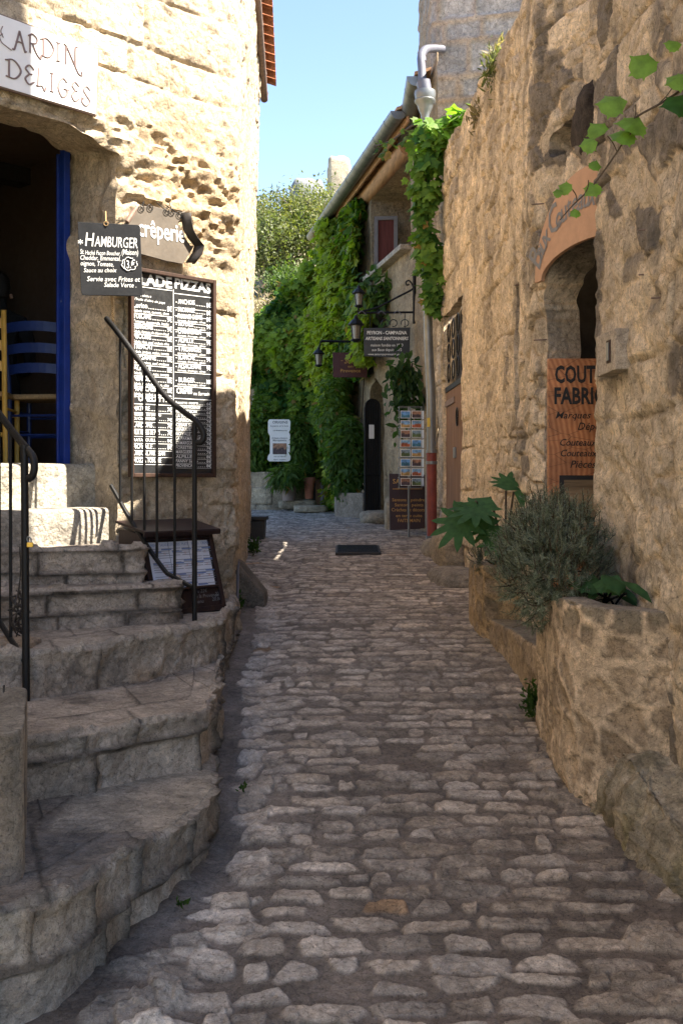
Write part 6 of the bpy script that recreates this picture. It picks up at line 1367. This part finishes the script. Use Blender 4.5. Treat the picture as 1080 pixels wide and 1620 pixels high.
def regA(n, rg):
    s = rg.uniform(sV0 - .9, sV1 + .25, n * 2); z = rg.uniform(1.2, 6.0, n * 2); x, y, nx_, ny_ = wallpt(H2, s)
    t = (s - sV0) / (sV1 - sV0); bnd = .25 * fbm(s * 1.5, z * 1.5, 0, 3, 3)
    ok = (z > 3.2 + bnd - 9 * (t > .20 + .4 * bnd)) & (z < 5.75 + bnd) & ~((t < .06 + .5 * bnd) & (z > 4.35 + bnd)) & ~((t < .33 + .3 * bnd) & (z < 3.25 + bnd))
    ok &= ~((z < 2.9 + bnd) & (t > .55 + .3 * bnd) & (fbm(s * 2.2, z * 2, 0, 3, 8) > -.05))
    cl = fbm(s * 1.6, z * 1.4, 0, 4, 21); off = .06 + (.22 + .26 * np.clip(t, 0, 1)) * sst(-.6, .7, cl) * sst(1.2, 2.6, z) + np.abs(rg.normal(0, .07, n * 2)); off *= rg.uniform(.55, 1.0, n * 2) ** .5
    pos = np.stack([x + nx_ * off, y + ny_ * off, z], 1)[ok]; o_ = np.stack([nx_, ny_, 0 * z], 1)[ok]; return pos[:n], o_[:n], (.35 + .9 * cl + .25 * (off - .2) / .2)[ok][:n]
st_a = [[(.2, 16.6, 1.3), (.18, 16.7, 2.2), (.1, 17.0, 3.2), (0, 17.4, 4.4), (-.1, 18.0, 5.4)], [(.24, 16.4, 1.3), (.3, 16.2, 2.5), (.35, 15.9, 3.4), (.42, 15.6, 4.3)]]
creeper('creeper', 'dense green creeper covering the loggia house under its long gutter', regA, 19000, (.045, .115, .014), (.30, .36, .040), .095, seed=3, stems=st_a)  # pale leaf tone in patches stands in for sunlight on the creeper
def regB(n, rg):
    L_ = 3.4; s = rg.uniform(-.1, L_, n * 2); z = rg.uniform(1.5, 6.0, n * 2); x, y, nx_, ny_ = wallpt(CW, np.clip(s, .02, L_)); nx_, ny_ = -np.abs(nx_) * -1 * np.sign(-ny_ + 1e-9) * 0 - .35, -np.abs(ny_)
    cl = fbm(s * 1.7, z * 1.5, 0, 4, 31); bnd = .45 * fbm(s * 1.5, z * 1.5, 0, 3, 5); topz_ = 5.65 - .60 * s + bnd
    ok = (z < topz_) & ~((z < 2.35 + bnd) & (s < .75)) & ~((z < 1.75) & (s > .9))
    ok &= ~((s > 1.45) & (s < 2.4) & (z > 2.75 + bnd) & (z < 3.25 + bnd))
    off = .05 + (.42 + .35 * sst(1.6, .2, s)) * sst(-.5, .6, cl) + np.abs(rg.normal(0, .06, n * 2)); off *= rg.uniform(.5, 1, n * 2) ** .5
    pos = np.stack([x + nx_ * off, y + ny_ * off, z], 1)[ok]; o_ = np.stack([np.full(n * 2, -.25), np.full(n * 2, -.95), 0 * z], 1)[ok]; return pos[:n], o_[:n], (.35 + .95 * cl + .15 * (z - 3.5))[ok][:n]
creeper('creeper', 'dark green creeper hanging over the garden wall at the street end', regB, 15000, (.030, .095, .014), (.25, .34, .040), .10, seed=5, stems=[[(-.75, 19.0, 1.2), (-.8, 18.95, 2.4), (-1.0, 19.0, 3.6), (-1.3, 19.2, 4.3)]])  # pale clumps put sun patches into the leaf colour here too
def blob(c, r, top=1.):
    def f(n, rg):
        d = rg.normal(0, 1, (n, 3)); d /= np.linalg.norm(d, axis=1, keepdims=True); k = rg.uniform(.25, 1, (n, 1)) ** .45; k *= 1 + .35 * fbm(d[:, 0] * 2, d[:, 1] * 2, d[:, 2] * 2, 3, int(abs(c[0] * 97) + c[1] * 7))[:, None]
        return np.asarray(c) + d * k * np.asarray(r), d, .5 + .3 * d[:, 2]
    return f
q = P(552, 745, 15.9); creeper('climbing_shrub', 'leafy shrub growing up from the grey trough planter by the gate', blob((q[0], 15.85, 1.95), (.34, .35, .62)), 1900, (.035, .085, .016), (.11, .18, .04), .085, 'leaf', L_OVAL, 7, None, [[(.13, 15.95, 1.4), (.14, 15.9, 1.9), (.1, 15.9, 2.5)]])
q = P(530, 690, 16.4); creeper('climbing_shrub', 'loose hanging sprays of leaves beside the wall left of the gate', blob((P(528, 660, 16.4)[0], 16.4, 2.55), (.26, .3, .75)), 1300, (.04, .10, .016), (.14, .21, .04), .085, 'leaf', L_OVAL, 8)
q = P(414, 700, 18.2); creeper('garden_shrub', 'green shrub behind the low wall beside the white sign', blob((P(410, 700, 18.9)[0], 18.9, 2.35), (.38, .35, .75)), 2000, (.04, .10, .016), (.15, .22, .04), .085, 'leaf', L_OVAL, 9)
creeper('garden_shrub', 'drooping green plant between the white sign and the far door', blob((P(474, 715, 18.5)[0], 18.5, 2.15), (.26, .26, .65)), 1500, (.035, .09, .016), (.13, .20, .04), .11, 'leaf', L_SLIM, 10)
creeper('pot_plant', 'trailing light green plant in the grey-brown flowerpot', blob((P(452, 760, 17.95)[0], 17.95, 1.68), (.26, .24, .20)), 520, (.04, .09, .02), (.13, .2, .05), .16, 'leaf', L_SLIM, 11)
# vine wrapped round the downpipe
def regP(n, rg):
    z = rg.uniform(3.32, 5.22, n); a = rg.uniform(0, 6.28, n); wr = .075 + .075 * sst(4.2, 5.0, z) + .025 * np.sin(z * 7); r_ = wr * rg.uniform(.6, 1.25, n)
    x = P(676, 0, 11.0)[0] + r_ * np.cos(a) * 1.2 + .05 * np.sin(z * 4) ; y = 10.9 + r_ * np.sin(a) * .8 - .05
    return np.stack([x, y, z], 1), np.stack([np.cos(a) * .5 - .2, -np.abs(np.sin(a)) - .5, 0 * z], 1), .4 + .25 * np.sin(z * 9 + a)
sp_ = [[P(676, 480, 10.95), P(674, 420, 10.92), P(678, 350, 10.93), P(672, 280, 10.95), P(676, 220, 10.95)]]
creeper('vine', 'glossy vine wound round the upper part of the downpipe', regP, 560, (.04, .11, .018), (.16, .27, .04), .088, 'leafdark', L_VINE, 13, None, sp_)
def regT(n, rg):
    t = rg.uniform(0, 1, n); x = .84 + .34 * t + rg.normal(0, .05, n); y = 10.9 - .35 * t + rg.normal(0, .08, n); z = 5.0 + .14 * t + rg.normal(0, .07, n) - .10 * (1 - t); return np.stack([x, y, z], 1), np.tile((-.3, -.6, .6), (n, 1)), rg.uniform(.3, 1, n)
creeper('vine', 'sunlit bright vine leaves spilling over the wall top by the downpipe', regT, 190, (.05, .13, .02), (.16, .28, .04), .12, 'leaf', L_VINE, 14)
def regG(n, rg):
    t = rg.uniform(0, 1, n); A_ = P(676, 192, 11.0); B_ = P(592, 232, 12.3); p = A_[None] * (1 - t[:, None]) + B_[None] * t[:, None]; p = p + rg.normal(0, .05, (n, 3)) + np.array([0, 0, -.10]) * np.sin(t * 3.1)[:, None]; return p, np.tile((-.3, -.9, .2), (n, 1)), rg.uniform(.2, 1, n)
creeper('vine', 'thin vine shoot straggling along the gutters', regG, 46, (.05, .11, .02), (.16, .22, .05), .085, 'leaf', L_VINE, 15, None, [[P(676, 192, 11.0), P(650, 200, 11.3), P(620, 222, 11.9), P(592, 232, 12.3)]])
def regW(n, rg):
    p = P(640, 610, 12.55); d = rg.normal(0, 1, (n, 3)); return p + d * (.085, .06, .20), np.tile((-.4, -.9, .1), (n, 1)), rg.uniform(0, 1, n)
creeper('climbing_shrub', 'small climber on the wall above the postcard rack', regW, 420, (.02, .05, .012), (.06, .12, .03), .10, 'leaf', L_OVAL, 16, None, [[P(655, 640, 12.5), P(648, 600, 12.55), P(652, 575, 12.6)]])
def regS(n, rg):
    p = P(603, 462, 14.6); d = rg.normal(0, 1, (n, 3)); return p + d * (.16, .1, .17), np.tile((-.3, -.8, .3), (n, 1)), rg.uniform(.2, 1, n)
creeper('climbing_shrub', 'loose creeper tuft below the loggia parapet', regS, 260, (.04, .09, .02), (.13, .2, .05), .12, 'leaf', L_OVAL, 17)

# ------------------------------------------------------------------ planters' plants, tufts
def rosemary(name, label, c, r, n, seed, cl0, cl1, stemlen=.34):
    rg = np.random.default_rng(seed); t = thing(name, label, 'shrub', c); c = np.asarray(c, float); P_, N_, T_, S_ = [], [], [], []; mb = MB()
    for i in range(n):
        d = norm(rg.normal(0, 1, 3) * (1, 1, .9) + (-.25, -.25, .35)); p0 = c + np.array([0, 0, r[2] * .9]) + d * np.asarray(r) * rg.uniform(.0, 1) ** .4 * (1 + .25 * float(fbm(d[0] * 2, d[1] * 2, d[2] * 2, 2, seed)))
        gdir = norm(d * .5 + np.array([0, 0, .75 if d[2] > -.35 else .1]) + rg.normal(0, .25, 3)) ; L_ = stemlen * rg.uniform(.6, 1.15); pts_ = [p0]; dd = gdir
        for k in range(5): dd = norm(dd + rg.normal(0, .12, 3) + (0, 0, .06)); pts_.append(pts_[-1] + dd * L_ / 5)
        if i % 2 == 0: mb.tube(pts_, list(np.linspace(.0028, .001, 6)), 4, False)
        m_ = 30
        for k in range(m_):
            u_ = .1 + .9 * k / m_; j = min(4, int(u_ * 5)); f = u_ * 5 - j; p = pts_[j] * (1 - f) + pts_[j + 1] * f; ax = norm(pts_[j + 1] - pts_[j]); a = k * 2.4 + rg.uniform(0, 1); e1_ = norm(np.cross(ax, (.3, .5, .8))); e2_ = np.cross(ax, e1_); rad = e1_ * math.cos(a) + e2_ * math.sin(a)
            P_.append(p); T_.append(rad * .8 + ax * .75); N_.append(ax * .8 - rad * .4 + rg.normal(0, .2, 3)); S_.append(.030 * (1 - .45 * u_) * rg.uniform(.8, 1.2))
    mb.build('stems', M['stem'], t); tone = NR.normal(.5, .3, len(P_)); leaves('needles', L_NEEDLE, P_, N_, T_, np.array(S_), cl0, cl1, M['needle'], t, tone); return t
rosemary('rosemary_bush', 'big grey-green rosemary bush overflowing the curved planter', (.985, 5.05, .95), (.235, .40, .295), 1450, 5, (.055, .080, .040), (.24, .265, .19), .105)
rosemary('rosemary_bush', 'small grey tuft of rosemary at the street corner of the far planter', (.925, 6.95, 1.03), (.08, .14, .07), 60, 6, (.05, .07, .045), (.16, .18, .14), .09)
cs = thing('broad_leaf_plant', 'plant with big palm-shaped dark leaves rising behind the rosemary', 'plant', (1.05, 6.6, 1.0)); base = np.array([1.02, 6.75, 1.0]); mb = MB(); i = 0
for px, py, d, sz, nr, tp_ in ((775, 786, 6.55, .34, (-.1, -.55, .9), (-.5, -.6, -.1)), (812, 778, 6.6, .34, (.1, -.6, .85), (.9, -.4, .0)), (752, 793, 6.5, .36, (-.35, -.8, .5), (-.7, -.3, -.75)), (786, 830, 6.5, .26, (.1, -.8, .6), (-.1, -.4, -.9)), (800, 776, 6.75, .26, (.05, -.5, .9), (.2, .6, .4)), (770, 812, 6.6, .22, (-.2, -.9, .4), (-.1, -.3, -1)), (835, 790, 6.45, .26, (.3, -.6, .8), (.9, -.2, -.3))):
    q = P(px, py, d); mb.tube(spline([base, base * .5 + q * .5 + (0, 0, .06), q], 4), [.007] * 9, 5)
    leaves('leaf', L_CASTOR, [q], [nr], [tp_], np.array([sz]), (.04, .105, .035), (.06, .14, .045), M['leafdark'], cs)
mb.build('stem', M['stem'], cs, smooth=True)
kp = thing('broad_leaf_plant', 'low plant with broad dark leaves between the rosemary and the rough wall', 'plant', (1.12, 4.62, 1.0)); rg = np.random.default_rng(4)
for k in range(11):
    q = np.array([1.13 + rg.uniform(-.07, .06), 4.62 + rg.uniform(-.16, .16), 1.03 + rg.uniform(.0, .17)]); a = rg.uniform(-2.6, .6); leaves('leaf', L_OVAL if k % 3 else L_GRAPE, [q], [(.3 * math.cos(a), -.5, .8)], [(math.cos(a), math.sin(a) * .6 - .3, .25)], np.array([rg.uniform(.10, .17)]), (.035, .09, .03), (.06, .13, .045), M['leafdark'], kp)
mb = MB()
for k in range(6): mb.tube(spline([(1.12, 4.6, .99), (1.12 + rg.uniform(-.04, .04), 4.56, 1.08), (1.13 + rg.uniform(-.08, .06), 4.5, 1.13)], 4), .005, 5)
mb.build('stem', M['leafdark'], kp, smooth=True)
def tuft(name, label, c, r, n, c0, c1, size, tm=L_SLIM, mat='leaf', cat='weed', up=1.2, grp=None):
    rg = np.random.default_rng(int(abs(c[0] * 1000) + c[1] * 10)); pos = np.asarray(c) + rg.normal(0, .5, (n, 3)) * np.asarray(r); o = leaves(name, tm, pos, rg.normal(0, 1, (n, 3)) + (0, -.4, .4), rg.normal(0, .7, (n, 3)) + (0, -.2, up), size * rg.uniform(.6, 1.4, n), c0, c1, M[mat]); return tag(o, label, cat, grp)
G0, G1 = (.022, .055, .012), (.06, .11, .025)
q = ground_at(842, 1125); tuft('weed_tuft', 'small green weed where the bench ledge meets the curved planter', (q[0] - .01, q[1] - .12, q[2] + .06), (.05, .06, .09), 260, G0, G1, .035, L_OVAL)
q = ground_at(715, 880); tuft('weed_tuft', 'ground weeds beside the kerb stone near the door step', (q[0] + .02, q[1] - .1, q[2] + .07), (.16, .2, .07), 260, G0, G1, .05, L_OVAL)
q = ground_at(384, 1256); tuft('weed_tuft', 'tiny weed between cobbles beside the lowest slab step', (q[0], q[1], q[2] + .025), (.018, .015, .012), 22, G0, G1, .02, L_OVAL)
q = ground_at(290, 1442); tuft('weed_tuft', 'tiny weed at the foot of the lowest step riser', (q[0], q[1], q[2] + .02), (.022, .02, .012), 22, G0, G1, .022, L_OVAL)
q = ground_at(378, 968); tuft('weed_tuft', 'thin weed at the foot of the pale conduit', (q[0], q[1], q[2] + .04), (.02, .03, .06), 60, G0, G1, .04, L_OVAL)
q = ground_at(404, 875); tuft('weed_tuft', 'weed against the left wall near the stone trough', (q[0] - .02, q[1], q[2] + .05), (.05, .15, .08), 120, G0, G1, .05, L_OVAL)
q = P(787, 100, 7.9); tuft('dry_grass', 'dry bleached grass tuft on the wall top at the skyline', (q[0], 7.9, 4.68), (.08, .22, .07), 150, (.16, .13, .08), (.27, .22, .15), .075, L_SLIM, 'treeleaf', 'grass')
q = P(760, 192, 8.6); tuft('dry_grass', 'brown dry grass tuft lower down on the ochre wall face', (1.07, 8.5, 4.45), (.05, .25, .08), 90, (.11, .09, .05), (.2, .16, .09), .08, L_SLIM, 'treeleaf', 'grass')
q = P(784, 96, 7.9); tuft('weed_tuft', 'green weed growing from the wall top against the tower', (1.10, 7.8, 4.55), (.08, .2, .12), 220, (.07, .09, .035), (.15, .16, .08), .07, L_SLIM)
# grape vine shoot in the near right
gv = thing('vine_shoot', 'overhanging vine shoot with bright lobed leaves in front of the rough wall', 'vine', P(1085, 130, 2.9)); dv = 2.9
mb = MB(); mb.tube(spline([P(1180, 60, 3.2), P(1100, 125, 3.0), P(1050, 160, dv), P(1000, 190, dv), (P(985, 225, dv)), P(940, 290, dv), P(905, 325, dv), P(885, 348, dv)], 5), list(np.linspace(.004, .0015, 36)), 6)
for a, b_ in (((1040, 165), (1062, 140)), ((1000, 195), (1005, 165)), ((985, 225), (1000, 205)), ((975, 240), (960, 215)), ((925, 305), (930, 285)), ((912, 318), (905, 300)), ((1075, 140), (1085, 150))): mb.tube(spline([P(*a, dv), P((a[0] + b_[0]) / 2 + 2, (a[1] + b_[1]) / 2, dv - .01), P(*b_, dv - .02)], 3), .0016, 5)
mb.build('stem', M['stem'], gv, smooth=True); i = 0
for px, py, sz, nr, tp_, k in ((1038, 112, .085, (-.1, -.9, .3), (-.6, 0, .5), 0), (992, 160, .085, (-.15, -.85, .5), (-.9, -.1, .1), 0), (1010, 185, .085, (.1, -.8, .6), (-.5, -.2, -.7), 0), (1000, 205, .075, (-.1, -.7, .6), (-.7, -.2, -.5), 0), (955, 212, .06, (-.3, -.8, .45), (-.5, -.1, .7), 0), (945, 225, .05, (-.2, -.9, .3), (-1, 0, -.1), 0), (932, 288, .05, (-.1, -.9, .3), (.3, 0, -.9), 0), (905, 300, .04, (-.2, -.9, .2), (-.7, 0, .3), 0), (908, 330, .03, (0, -.9, .3), (.1, 0, -1), 0), (938, 270, .035, (0, -.9, .3), (.3, 0, .9), 0), (1080, 150, .10, (.2, -.8, .5), (-.3, -.1, -.8), 1), (1078, 70, .05, (0, -.8, .5), (-.9, 0, .1), 0), (1088, 118, .07, (-.2, -.8, .5), (-.8, 0, -.4), 0), (890, 305, .028, (-.1, -.9, .3), (-.8, 0, .1), 0)):
    leaves('leaf', L_GRAPE, [P(px, py, dv)], [nr], [tp_], np.array([sz]), (.035, .10, .02) if k else (.13, .24, .04), (.04, .11, .02) if k else (.17, .29, .05), M['grape'], gv)
